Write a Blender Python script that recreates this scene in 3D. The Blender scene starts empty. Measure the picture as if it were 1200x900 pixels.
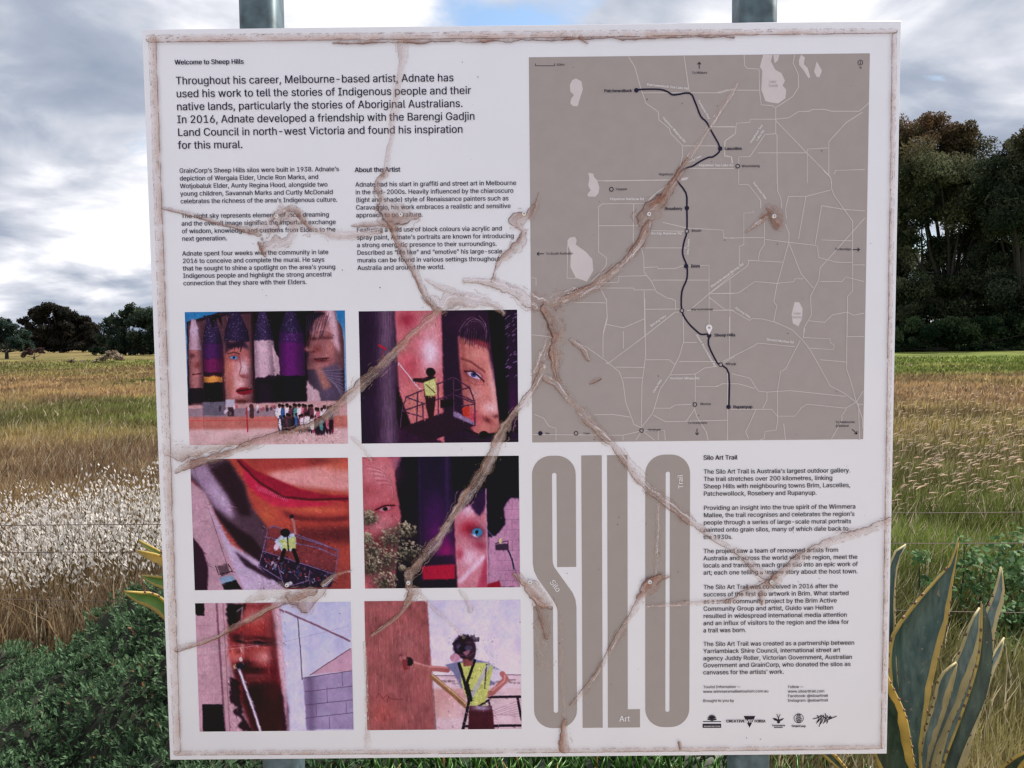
import bpy, math, os
import numpy as np
from mathutils import Vector, Matrix
from mathutils.geometry import tessellate_polygon

scene = bpy.context.scene
C = scene.collection
rng = np.random.default_rng(11)

# ------------------------------------------------------------------ camera
FOC = 870.0                                   # focal length in pixels of a 1200 wide frame
YAW, PITCH, ROLL = -0.0032, -0.0585, -0.0105
EYE = np.array([-0.0162, -1.2043, 1.55])
cy, sy = math.cos(YAW), math.sin(YAW); cp, sp = math.cos(PITCH), math.sin(PITCH)
Fv = np.array([sy*cp, cy*cp, sp]); Rv0 = np.array([cy, -sy, 0.0]); Uv0 = np.cross(Rv0, Fv)
Rv = math.cos(ROLL)*Rv0 + math.sin(ROLL)*Uv0
Uv = -math.sin(ROLL)*Rv0 + math.cos(ROLL)*Uv0
cam = bpy.data.cameras.new('camera'); cam_o = bpy.data.objects.new('camera', cam); C.objects.link(cam_o)
cam.sensor_width = 36.0; cam.lens = 36.0*FOC/1200.0
cam.clip_start = 0.02; cam.clip_end = 9000
M = Matrix.Identity(4)
for i in range(3):
    M[i][0] = Rv[i]; M[i][1] = Uv[i]; M[i][2] = -Fv[i]; M[i][3] = EYE[i]
cam_o.matrix_world = M
scene.camera = cam_o

# ------------------------------------------------------------------ world, sun, exposure
SUN_EL, SUN_AZ = math.radians(52), math.radians(64)      # azimuth measured from +Y towards +X
w = bpy.data.worlds.new('World'); scene.world = w; w.use_nodes = True
nt = w.node_tree; nt.nodes.clear()
def N(t, **k):
    n = nt.nodes.new(t)
    for a, b in k.items():
        setattr(n, a, b)
    return n
L = lambda a, b: nt.links.new(a, b)
out = N('ShaderNodeOutputWorld'); bg = N('ShaderNodeBackground'); bg.inputs['Strength'].default_value = 0.10
sky = N('ShaderNodeTexSky', sky_type='NISHITA'); sky.sun_disc = False
sky.sun_elevation = SUN_EL; sky.sun_rotation = SUN_AZ
tc = N('ShaderNodeTexCoord'); sep = N('ShaderNodeSeparateXYZ'); L(tc.outputs['Generated'], sep.inputs[0])
def mth(op, a, b=None, c=None, clamp=False):
    n = N('ShaderNodeMath', operation=op); n.use_clamp = clamp
    for i, v in enumerate((a, b, c)):
        if v is None: continue
        if isinstance(v, (int, float)): n.inputs[i].default_value = v
        else: L(v, n.inputs[i])
    return n.outputs[0]
zz = mth('ADD', mth('MAXIMUM', sep.outputs[2], 0.0), 0.22)
cx_ = mth('DIVIDE', sep.outputs[0], zz); cy_ = mth('DIVIDE', sep.outputs[1], zz)
comb = N('ShaderNodeCombineXYZ'); L(cx_, comb.inputs[0]); L(cy_, comb.inputs[1])
def noise(vec, scale, detail, rough, off, dist=0.0, sc=(1, 1, 1)):
    mp = N('ShaderNodeMapping'); mp.inputs['Location'].default_value = off; mp.inputs['Scale'].default_value = sc
    L(vec, mp.inputs[0])
    n = N('ShaderNodeTexNoise'); n.inputs['Scale'].default_value = scale; n.inputs['Detail'].default_value = detail
    n.inputs['Roughness'].default_value = rough; n.inputs['Distortion'].default_value = dist
    L(mp.outputs[0], n.inputs['Vector']); return n.outputs['Fac']
def ramp(fac, stops):
    r = N('ShaderNodeValToRGB'); L(fac, r.inputs[0]); e = r.color_ramp.elements
    while len(e) < len(stops): e.new(0.5)
    for k, (p, c) in enumerate(stops):
        e[k].position = p; e[k].color = c if len(c) == 4 else (*c, 1)
    return r.outputs[0]
CV = comb.outputs[0]
n_big = noise(CV, 1.1, 10, 0.52, (5.1, 2.2, 0), 0.3)
n_det = noise(CV, 2.6, 9, 0.52, (7.3, 4.4, 2), 0.4)
cov = mth('ADD', mth('MULTIPLY', n_big, 0.6), mth('MULTIPLY', n_det, 0.4))
cover = ramp(cov, [(0.36, (0, 0, 0)), (0.42, (1, 1, 1))])
shade = mth('ADD', mth('MULTIPLY', noise(CV, 1.25, 9, 0.48, (1.2, 9.0, 5), 0.35), 0.62), mth('MULTIPLY', n_det, 0.38))
ccol = ramp(shade, [(0.38, (2.2, 2.65, 3.5)), (0.46, (3.3, 3.7, 4.5)), (0.52, (5.2, 5.4, 6.0)), (0.57, (7.6, 7.6, 8.0))])
mixn = N('ShaderNodeMix', data_type='RGBA'); L(cover, mixn.inputs[0])
skm = N('ShaderNodeMix', data_type='RGBA', blend_type='MULTIPLY'); skm.inputs[0].default_value = 1
L(sky.outputs[0], skm.inputs[6]); skm.inputs[7].default_value = (1.5, 1.55, 1.5, 1)
L(skm.outputs[2], mixn.inputs[6]); L(ccol, mixn.inputs[7])
L(mixn.outputs[2], bg.inputs['Color']); L(bg.outputs[0], out.inputs[0])

sun = bpy.data.lights.new('sun', 'SUN'); sun.energy = 4.8; sun.angle = math.radians(0.6); sun.color = (1, 0.95, 0.87)
sun_o = bpy.data.objects.new('sun', sun); C.objects.link(sun_o)
sd = Vector((math.sin(SUN_AZ)*math.cos(SUN_EL), math.cos(SUN_AZ)*math.cos(SUN_EL), math.sin(SUN_EL)))
sun_o.rotation_euler = sd.to_track_quat('Z', 'Y').to_euler(); sun_o.location = (5, 5, 10)
vs = scene.view_settings; vs.view_transform = 'Standard'; vs.look = 'None'; vs.gamma = 1.0; vs.exposure = 0.45
try: vs.use_curve_mapping = False
except Exception: pass
scene.cycles.max_bounces = 6; scene.cycles.transparent_max_bounces = 16
scene.cycles.use_denoising = True; scene.cycles.denoising_prefilter = 'NONE'; scene.cycles.denoising_input_passes = 'RGB_ALBEDO_NORMAL'; scene.cycles.use_adaptive_sampling = False; scene.cycles.filter_width = 1.4

# ------------------------------------------------------------------ geometry helpers
def ray(px, py):
    return Fv + (px-600)/FOC*Rv + (450-py)/FOC*Uv
def at(px, py, y):                                  # point on the ray at world depth y
    d = ray(px, py); t = (y-EYE[1])/d[1]; return EYE + d*t
def B(px, py):                                      # place on the board face: x, z
    p = at(px, py, 0.0); return p[0], p[2]
def lin(c):
    c = np.asarray(c, float)/255.0
    return np.where(c <= 0.04045, c/12.92, ((c+0.055)/1.055)**2.4)

def hash2(ix, iy, seed):
    h = (ix.astype(np.int64)*374761393 + iy.astype(np.int64)*668265263 + seed*982451653) & 0x7fffffff
    h = ((h ^ (h >> 13))*1274126177) & 0x7fffffff
    return ((h ^ (h >> 16)) & 0xffff)/65535.0
def vnoise(x, y, seed=0):
    x = np.asarray(x, float); y = np.asarray(y, float)
    ix = np.floor(x); iy = np.floor(y); fx = x-ix; fy = y-iy
    ix = ix.astype(np.int64); iy = iy.astype(np.int64)
    fx = fx*fx*(3-2*fx); fy = fy*fy*(3-2*fy)
    a = hash2(ix, iy, seed); b = hash2(ix+1, iy, seed); c = hash2(ix, iy+1, seed); d = hash2(ix+1, iy+1, seed)
    return (a*(1-fx)+b*fx)*(1-fy) + (c*(1-fx)+d*fx)*fy
def fbm(x, y, seed=0, o=4):
    s = 0; a = 0.5; t = 0
    for k in range(o):
        s = s + a*vnoise(x*2**k, y*2**k, seed+k*7); t += a; a *= 0.5
    return s/t
def sstep(a, b, x):
    t = np.clip((x-a)/(b-a), 0, 1); return t*t*(3-2*t)

def mesh_np(name, V, F, mat=None, parent=None, col=None, smooth=False, uv=None):
    """F: array (M,k) or list of arrays with different k. col: per vertex rgb(a)."""
    me = bpy.data.meshes.new(name); V = np.asarray(V, np.float32)
    Fs = F if isinstance(F, list) else [F]
    Fs = [np.asarray(f, np.int32) for f in Fs if len(f)]
    me.vertices.add(len(V)); me.vertices.foreach_set('co', V.ravel())
    loops = np.concatenate([f.ravel() for f in Fs]); me.loops.add(len(loops)); me.loops.foreach_set('vertex_index', loops)
    tot = np.concatenate([np.full(len(f), f.shape[1], np.int32) for f in Fs])
    st = np.concatenate([[0], np.cumsum(tot)[:-1]]).astype(np.int32)
    me.polygons.add(len(tot)); me.polygons.foreach_set('loop_start', st)
    try: me.polygons.foreach_set('loop_total', tot)
    except Exception: pass
    if smooth: me.polygons.foreach_set('use_smooth', np.ones(len(tot), bool))
    me.update(calc_edges=True)
    if col is not None:
        col = np.asarray(col, np.float32)
        if col.shape[1] == 3: col = np.concatenate([col, np.ones((len(col), 1), np.float32)], 1)
        a = me.color_attributes.new('Col', 'FLOAT_COLOR', 'POINT'); a.data.foreach_set('color', col.ravel())
    if uv is not None:
        l = me.uv_layers.new(name='UVMap'); l.data.foreach_set('uv', np.asarray(uv, np.float32).ravel())
    if mat is not None:
        for m in (mat if isinstance(mat, (list, tuple)) else [mat]): me.materials.append(m)
    o = bpy.data.objects.new(name, me); C.objects.link(o)
    if parent is not None: o.parent = parent
    return o
def thing(name, label, cat, loc=(0, 0, 0), group=None):
    o = bpy.data.objects.new(name, None); o.empty_display_size = 0.1; C.objects.link(o); o.location = loc
    o['label'] = label; o['category'] = cat
    if group: o['group'] = group
    return o
def tag(o, label, cat=None, group=None, kind=None):
    o['label'] = label
    if cat: o['category'] = cat
    if group: o['group'] = group
    if kind: o['kind'] = kind
    return o
class MB:
    def __init__(s): s.V = []; s.F3 = []; s.F4 = []; s.n = 0; s.C = []
    def add(s, V, F3=(), F4=(), col=None):
        V = np.asarray(V, float).reshape(-1, 3)
        s.V.append(V)
        if len(F3): s.F3.append(np.asarray(F3, np.int64).reshape(-1, 3)+s.n)
        if len(F4): s.F4.append(np.asarray(F4, np.int64).reshape(-1, 4)+s.n)
        if col is not None:
            col = np.asarray(col, float)
            s.C.append(np.tile(col, (len(V), 1)) if col.ndim == 1 else col)
        s.n += len(V)
    def tube(s, P, R, k=8, cap=True, col=None):
        P = np.asarray(P, float); n = len(P); T = np.gradient(P, axis=0)
        T /= np.linalg.norm(T, axis=1, keepdims=True)+1e-9
        up = np.array([0, 0, 1.0]) if abs(T[0][2]) < 0.9 else np.array([1.0, 0, 0])
        V = []
        for i in range(n):
            a = np.cross(up, T[i]); a /= np.linalg.norm(a)+1e-9; b = np.cross(T[i], a)
            for j in range(k):
                t = 2*math.pi*j/k; V.append(P[i]+R[i]*(math.cos(t)*a+math.sin(t)*b))
        F = [[i*k+j, i*k+(j+1) % k, (i+1)*k+(j+1) % k, (i+1)*k+j] for i in range(n-1) for j in range(k)]
        F3 = []
        if cap:
            V.append(P[0]); V.append(P[-1]); c0 = n*k; c1 = n*k+1
            F3 = [[c0, (j+1) % k, j] for j in range(k)] + [[c1, (n-1)*k+j, (n-1)*k+(j+1) % k] for j in range(k)]
        s.add(V, F3, F, col)
    def box(s, x0, x1, y0, y1, z0, z1, col=None):
        V = [(x, y, z) for x in (x0, x1) for y in (y0, y1) for z in (z0, z1)]
        s.add(V, (), [[0, 1, 3, 2], [4, 6, 7, 5], [0, 4, 5, 1], [2, 3, 7, 6], [0, 2, 6, 4], [1, 5, 7, 3]], col)
    def build(s, name, mat, parent=None, smooth=False, uv=None):
        F = []
        if s.F3: F.append(np.concatenate(s.F3))
        if s.F4: F.append(np.concatenate(s.F4))
        return mesh_np(name, np.concatenate(s.V), F, mat, parent, np.concatenate(s.C) if s.C else None, smooth, uv)

# ------------------------------------------------------------------ materials
def new_mat(name):
    m = bpy.data.materials.new(name); m.use_nodes = True; t = m.node_tree
    return m, t, t.nodes['Principled BSDF']
def flat_mat(name, col, rough=0.5, var=0.08, scale=30, bump=0.0, metal=0.0, spec=0.5, coat=0.0):
    m, t, b = new_mat(name)
    n = t.nodes.new('ShaderNodeTexNoise'); n.inputs['Scale'].default_value = scale; n.inputs['Detail'].default_value = 6
    tcn = t.nodes.new('ShaderNodeTexCoord'); t.links.new(tcn.outputs['Object'], n.inputs['Vector'])
    r = t.nodes.new('ShaderNodeValToRGB'); t.links.new(n.outputs['Fac'], r.inputs[0])
    c = np.array(col, float); e = r.color_ramp.elements
    e[0].position = 0.3; e[1].position = 0.7
    e[0].color = (*np.clip(c*(1-var), 0, 1), 1); e[1].color = (*np.clip(c*(1+var), 0, 1), 1)
    t.links.new(r.outputs[0], b.inputs['Base Color'])
    b.inputs['Roughness'].default_value = rough; b.inputs['Metallic'].default_value = metal
    b.inputs['Specular IOR Level'].default_value = spec
    b.inputs['Coat Weight'].default_value = coat; b.inputs['Coat Roughness'].default_value = 0.12
    if bump:
        bp = t.nodes.new('ShaderNodeBump'); bp.inputs['Strength'].default_value = bump; bp.inputs['Distance'].default_value = 0.002
        t.links.new(n.outputs['Fac'], bp.inputs['Height']); t.links.new(bp.outputs[0], b.inputs['Normal'])
    return m
def leaf_mat(name, trans=0.3, rough=0.55, spec=0.3, var=0.0):
    m, t, b = new_mat(name)
    a = t.nodes.new('ShaderNodeAttribute'); a.attribute_name = 'Col'
    t.links.new(a.outputs['Color'], b.inputs['Base Color']); b.inputs['Roughness'].default_value = rough
    b.inputs['Specular IOR Level'].default_value = spec
    if trans > 0:
        tr = t.nodes.new('ShaderNodeBsdfTranslucent'); t.links.new(a.outputs['Color'], tr.inputs['Color'])
        mx = t.nodes.new('ShaderNodeMixShader'); mx.inputs[0].default_value = trans
        t.links.new(b.outputs[0], mx.inputs[1]); t.links.new(tr.outputs[0], mx.inputs[2])
        t.links.new(mx.outputs[0], t.nodes['Material Output'].inputs['Surface'])
    return m
m_panel = flat_mat('aluminium_panel_white', (0.80, 0.80, 0.88), 0.38, 0.02, 5, 0.06, spec=0.5, coat=0.35)
def print_mat(name, col, var=0.03): return flat_mat(name, col, 0.38, var, 45, 0.0, spec=0.45, coat=0.2)
m_ink = flat_mat('navy_ink', (0.008, 0.006, 0.034), 0.5, 0.03, 45, spec=0.25)
m_inkp = flat_mat('dark_plum_ink', (0.014, 0.007, 0.018), 0.5, 0.03, 45, spec=0.25)
m_mapgrey = print_mat('map_grey', (0.360, 0.315, 0.315), 0.03)
m_letter = print_mat('letter_grey', (0.345, 0.300, 0.290), 0.02)
m_road = print_mat('road_line', (0.60, 0.55, 0.55))
m_lake = print_mat('lake_pale', (0.62, 0.56, 0.59))
m_white = print_mat('white_ink', (0.80, 0.78, 0.82))
m_lakeink = print_mat('lake_ink', (0.42, 0.38, 0.40))
m_steel = flat_mat('galvanised_steel', (0.085, 0.125, 0.145), 0.55, 0.45, 40, 0.3, metal=0.25)
m_rivet = flat_mat('rivet_white', (0.75, 0.74, 0.76), 0.35, 0.05)
m_rdark = flat_mat('rivet_core', (0.05, 0.04, 0.04), 0.5, 0.05)
m_leaf = leaf_mat('tree_leaf', 0.35, 0.8, 0.05)
m_grass = leaf_mat('grass_blade', 0.45, 0.7, 0.15)
m_shrubl = leaf_mat('shrub_leaf', 0.3, 0.6, 0.2)
m_bark = flat_mat('bark', (0.032, 0.028, 0.025), 0.85, 0.4, 3, 0.5)

# crease film: colour and cover from the mesh attribute
m_film, t_, b_ = new_mat('peeling_film')
a_ = t_.nodes.new('ShaderNodeAttribute'); a_.attribute_name = 'Col'
t_.links.new(a_.outputs['Color'], b_.inputs['Base Color']); b_.inputs['Roughness'].default_value = 0.38
tr_ = t_.nodes.new('ShaderNodeBsdfTransparent'); mx_ = t_.nodes.new('ShaderNodeMixShader')
t_.links.new(a_.outputs['Alpha'], mx_.inputs[0]); t_.links.new(tr_.outputs[0], mx_.inputs[1]); t_.links.new(b_.outputs[0], mx_.inputs[2])
t_.links.new(mx_.outputs[0], t_.nodes['Material Output'].inputs['Surface'])

# ================================================================== GROUND
def green_mask(x, y):
    d = np.hypot(x, y); n = fbm(x*0.09+5, y*0.16+3, 3, 4)
    left = x < 0
    # left field: green belts around 15-20 m, 34-42 m ; right field: green beyond 30 m and near 4-8 m
    dn = d+(fbm(x*.22, y*.22, 41, 3)-.5)*9
    bl = np.exp(-((dn-17.5)/3.2)**2)*0.72 + np.exp(-((dn-37)/8)**2)*0.6*(x > -16) + np.exp(-((d-75)/16)**2)*0.45
    br = sstep(20, 38, dn)*0.95 + np.exp(-((dn-15)/5)**2)*.3 + np.exp(-((d-4.5)/4.0)**2)*0.78
    g = np.where(left, bl, br)
    return np.clip(g*1.1 + (n-0.5)*1.5, 0, 1)
def field_col(x, y):
    d = np.hypot(x, y)
    g = green_mask(x, y)[..., None]
    n = sstep(.3, .7, fbm(x*0.6, y*1.1, 21, 4))[..., None]; n2 = fbm(x*0.12+9, y*0.3, 31, 3)[..., None]
    straw = np.array([0.46, 0.325, 0.165]); brown = np.array([0.25, 0.165, 0.098]); pink = np.array([0.26, 0.19, 0.14])
    dry = straw*(n) + brown*(1-n)
    dry = dry*(1-0.5*sstep(0.5, 0.7, n2)) + pink*0.5*sstep(0.5, 0.7, n2)
    gr = np.array([0.15, 0.19, 0.045])*(0.7+0.7*n)
    dry = dry*(1-.38*sstep(30, 60, d)[..., None]) + np.array([.02, .03, 0])*sstep(30, 60, d)[..., None]
    c = dry*(1-g) + gr*g
    gv = (sstep(0.0, -0.9, y)*sstep(90, 45, np.hypot(x, y)))[..., None]          # unseen pale gravel, added to bounce sunlight up onto the board
    return c*(1-gv) + np.array([0.66, 0.62, 0.60])*(0.85+0.3*n)*gv
def ground_h(x, y):
    d = np.hypot(x, y)
    return (fbm(x*0.03, y*0.03, 5, 3)-0.5)*0.25*sstep(12, 60, d)*np.exp(-d/500)
nr, na = 260, 420
rr = np.concatenate([[0.0], np.geomspace(0.4, 4500, nr-1)]); aa = np.linspace(0, 2*math.pi, na, endpoint=False)
RR, AA = np.meshgrid(rr, aa, indexing='ij'); GX = RR*np.sin(AA); GY = RR*np.cos(AA)
GV = np.stack([GX, GY, ground_h(GX, GY)], -1).reshape(-1, 3)
ii, jj = np.meshgrid(np.arange(nr-1), np.arange(na), indexing='ij'); j2 = (jj+1) % na
GF = np.stack([ii*na+jj, (ii+1)*na+jj, (ii+1)*na+j2, ii*na+j2], -1).reshape(-1, 4)
gcol = field_col(GX, GY).reshape(-1, 3)*0.8
m_ground, t_, b_ = new_mat('dry_field')
a_ = t_.nodes.new('ShaderNodeAttribute'); a_.attribute_name = 'Col'
tcn = t_.nodes.new('ShaderNodeTexCoord')
n1 = t_.nodes.new('ShaderNodeTexNoise'); n1.inputs['Scale'].default_value = 2.2; n1.inputs['Detail'].default_value = 10; n1.inputs['Roughness'].default_value = 0.7
mpn = t_.nodes.new('ShaderNodeMapping'); mpn.inputs['Scale'].default_value = (1, 0.55, 1)
t_.links.new(tcn.outputs['Object'], mpn.inputs[0]); t_.links.new(mpn.outputs[0], n1.inputs['Vector'])
r_ = t_.nodes.new('ShaderNodeValToRGB'); t_.links.new(n1.outputs['Fac'], r_.inputs[0])
r_.color_ramp.elements[0].position = 0.36; r_.color_ramp.elements[0].color = (0.45, 0.5, 0.45, 1)
r_.color_ramp.elements[1].position = 0.64; r_.color_ramp.elements[1].color = (1.35, 1.25, 1.15, 1)
mm = t_.nodes.new('ShaderNodeMix'); mm.data_type = 'RGBA'; mm.blend_type = 'MULTIPLY'; mm.inputs[0].default_value = 1
t_.links.new(a_.outputs['Color'], mm.inputs[6]); t_.links.new(r_.outputs[0], mm.inputs[7]); t_.links.new(mm.outputs[2], b_.inputs['Base Color'])
b_.inputs['Roughness'].default_value = 0.95; b_.inputs['Specular IOR Level'].default_value = 0.1
bp = t_.nodes.new('ShaderNodeBump'); bp.inputs['Strength'].default_value = 0.8; bp.inputs['Distance'].default_value = 0.15
t_.links.new(n1.outputs['Fac'], bp.inputs['Height']); t_.links.new(bp.outputs[0], b_.inputs['Normal'])
g = mesh_np('ground', GV, GF, m_ground, None, gcol, True); tag(g, 'dry grassy field running back to the tree line', kind='structure')

# ================================================================== GRASS
def scatter_polar(n, px0, px1, d0, d1, power=1.0):
    """points between two view bearings, at distances with density falling off"""
    u = rng.random(n); d = (d0**-power + u*(d1**-power-d0**-power))**(-1/power)
    px = rng.uniform(px0, px1, n)
    t = d
    x = EYE[0] + (px-600)/FOC*t + YAW*t; y = EYE[1] + t
    return x, y, d
def blades(name, parts, mat, label):
    V = []; F = []; Cc = []; n0 = 0
    for x, y, d, h, wd, col, lean in parts:
        n = len(x); z = ground_h(x, y); ang = rng.uniform(0, math.pi, n)
        ca, sa = np.cos(ang)*wd/2, np.sin(ang)*wd/2*0.4
        la = rng.normal(0, 1, n)*lean*h + 0.12*h; lb = rng.normal(0, 1, n)*lean*h
        p0 = np.stack([x-ca, y-sa, z-0.01], -1); p1 = np.stack([x+ca, y+sa, z-0.01], -1)
        p2 = np.stack([x+ca*0.8+la*0.35, y+sa*0.8+lb*0.35, z+h*0.6], -1); p3 = np.stack([x-ca*0.8+la*0.35, y-sa*0.8+lb*0.35, z+h*0.6], -1)
        p4 = np.stack([x+la, y+lb, z+h], -1)
        V.append(np.stack([p0, p1, p2, p3, p4], 1).reshape(-1, 3))
        b = n0+np.arange(n)*5
        F.append((np.stack([b, b+1, b+2, b+3], -1), np.stack([b+3, b+2, b+4], -1)))
        Cc.append(np.repeat(col, 5, 0)); n0 += n*5
    o = mesh_np(name, np.concatenate(V), [np.concatenate([f[0] for f in F]), np.concatenate([f[1] for f in F])], mat, None, np.concatenate(Cc))
    tag(o, label, kind='stuff'); return o
def gparts(n, px0, px1, d0, d1, pw=1.0, hs=1.0):
    x, y, d = scatter_polar(n, px0, px1, d0, d1, pw)
    patch = fbm(x*1.3, y*1.3, 77, 3)
    h = (0.10+0.25*rng.random(n))*(0.6+0.9*patch)*hs*np.clip(1.0-d/60, 0.5, 1.0)
    wd = np.clip(0.0026*d, 0.007, 0.09)*(0.6+0.8*rng.random(n))
    col = field_col(x, y)*(0.78+0.5*rng.random(n))[:, None]
    pale = rng.random(n) < 0.16*np.clip(1.2-d/22, 0.05, 1)
    col[pale] = np.array([0.5, 0.42, 0.29])*(0.7+0.5*rng.random(pale.sum()))[:, None]
    return x, y, d, h, wd, np.clip(col, 0, 0.8), 0.22
blades('field_grass', [gparts(90000, -160, 260, 4.6, 70, 0.75), gparts(80000, 960, 1360, 3.6, 55, 0.75), gparts(14000, 900, 1450, 1.9, 4.2, 0.2, .8), gparts(9000, -160, 260, 3.35, 4.9, 0.5, 1.4), gparts(9000, 260, 960, 4.4, 40, 0.7, 0.8)],
       m_grass, 'dry straw and green grass covering the field behind the wire fence')

# wild oats on the left: tall stems with nodding pale spikelets
mb = MB()
for k in range(620):
    px = rng.uniform(-90, 235); y0 = rng.uniform(2.25, 3.4)
    b = at(px, 450, y0); x = b[0]; lo = 0.46+0.16*rng.random()
    h = lo + 0.17*sstep(-40, 190, px) + 0.12*rng.random()
    bend = rng.normal(0.07, 0.11); P = [np.array([x+bend*t*t, y0+0.02*t, h*t]) for t in np.linspace(0, 1, 5)]
    c = np.array([0.14, 0.13, 0.05]) if rng.random() < 0.55 else np.array([0.30, 0.22, 0.12])
    mb.tube(P, np.linspace(0.0022, 0.0009, 5), 3, False, c)
    for s in range(int(rng.integers(11, 20))):
        t = rng.uniform(0.66, 1.0) if k % 5 else rng.uniform(.35, 1.0); q = np.array([x+bend*t*t, y0, h*t]) + np.array([rng.normal(0, 0.028), rng.normal(0, 0.028), rng.normal(-0.005, 0.015)])
        l = rng.uniform(0.016, 0.030); wv = rng.uniform(0.0036, 0.0065)
        dr = np.array([rng.normal(0.25, 0.5), rng.normal(0, 0.4), -1.0]); dr /= np.linalg.norm(dr)
        sd_ = np.cross(dr, [rng.normal(), rng.normal()+2, 0.2]); sd_ /= np.linalg.norm(sd_)
        cc = np.array([0.88, 0.83, 0.78])*rng.uniform(0.7, 1.05)
        mb.add([q, q+dr*l*0.45+sd_*wv, q+dr*l, q+dr*l*0.45-sd_*wv], (), [[0, 1, 2, 3]], cc)
o = mb.build('wild_oats', leaf_mat('oat_husk', .6, .6, .1)); tag(o, 'tall wild oats with glowing white seed heads behind the left side of the fence', kind='stuff')

# bent pale seed heads on the right
mb = MB()
for k in range(900):
    px = rng.uniform(985, 1330); d = 1/rng.uniform(1/17.0, 1/5.6); y0 = EYE[1]+d
    b = at(px, 450, y0); x = b[0]; h = rng.uniform(0.25, 0.5)*(1 if d > 6 else 0.8); le = rng.uniform(0.05, 0.11); wv = rng.uniform(0.005, 0.009)
    z = float(ground_h(np.array(x), np.array(y0)))
    P = [np.array([x+0.06*t*t, y0, z+h*t]) for t in (0, .5, 1)]
    mb.tube(P, [0.0022]*3, 3, False, np.array([0.3, 0.26, 0.1]))
    q = P[-1]; an = rng.uniform(0.1, 0.9); d1 = np.array([math.cos(an), rng.normal(0, .2), math.sin(an)]); d2 = np.array([1, rng.normal(0, .2), rng.uniform(-.5, .3)])
    pts = [q, q+d1*le*0.4, q+d1*le*0.6+d2*le*0.35]
    cc = np.array([0.75, 0.60, 0.45])*rng.uniform(0.7, 1.1)
    mb.tube(pts, [wv*0.5, wv, wv*0.2], 4, False, cc)
o = mb.build('seeding_grass', m_grass); tag(o, 'pale bent grass seed heads leaning right behind the fence on the right', kind='stuff')

# ================================================================== THE SIGN
W2, ZT, ZB = 0.600, 2.0473, 2.0473-1.1934
sign = thing('information_sign', 'white information board with grey map, six photographs and peeling film on two steel posts', 'sign', (0, 0.03, 0))
OFS = np.array([0, 0.03, 0])
def loc(V): return np.asarray(V, float)-OFS
mb = MB(); mb.box(-W2, W2, 0.0, 0.004, ZB, ZT); mb.V = [loc(v) for v in mb.V]
panel = mb.build('panel', m_panel, sign)
bv = panel.modifiers.new('bevel', 'BEVEL'); bv.width = 0.0008; bv.segments = 2
def post(pxl, pxr, py):
    a = at(pxl, py, 0.035); b = at(pxr, py, 0.035); xc = (a[0]+b[0])/2; wd = (b[0]-a[0])
    bm_ = MB(); r = wd/2; c = r*0.42; sec = []
    for k, (sx, sz) in enumerate(((1, 1), (-1, 1), (-1, -1), (1, -1))):
        for t in np.linspace(0, math.pi/2, 5):
            an = t+k*math.pi/2; sec.append((xc+sx*(r-c)+c*math.cos(an), 0.006+r+sz*(r-c)+c*math.sin(an)))
    n = len(sec); zs = np.linspace(-0.1, ZT+0.16, 12)
    V = [(x, y, z) for z in zs for x, y in sec] + [(xc, 0.006+r, zs[-1])]
    F4 = [[i*n+j, i*n+(j+1) % n, (i+1)*n+(j+1) % n, (i+1)*n+j] for i in range(11) for j in range(n)]
    F3 = [[11*n+j, 11*n+(j+1) % n, 12*n] for j in range(n)]
    bm_.add(loc(V), F3, F4); return bm_.build('post', m_steel, sign, True)
post(285, 328.5, 15); post(862, 906, 15)

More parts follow.
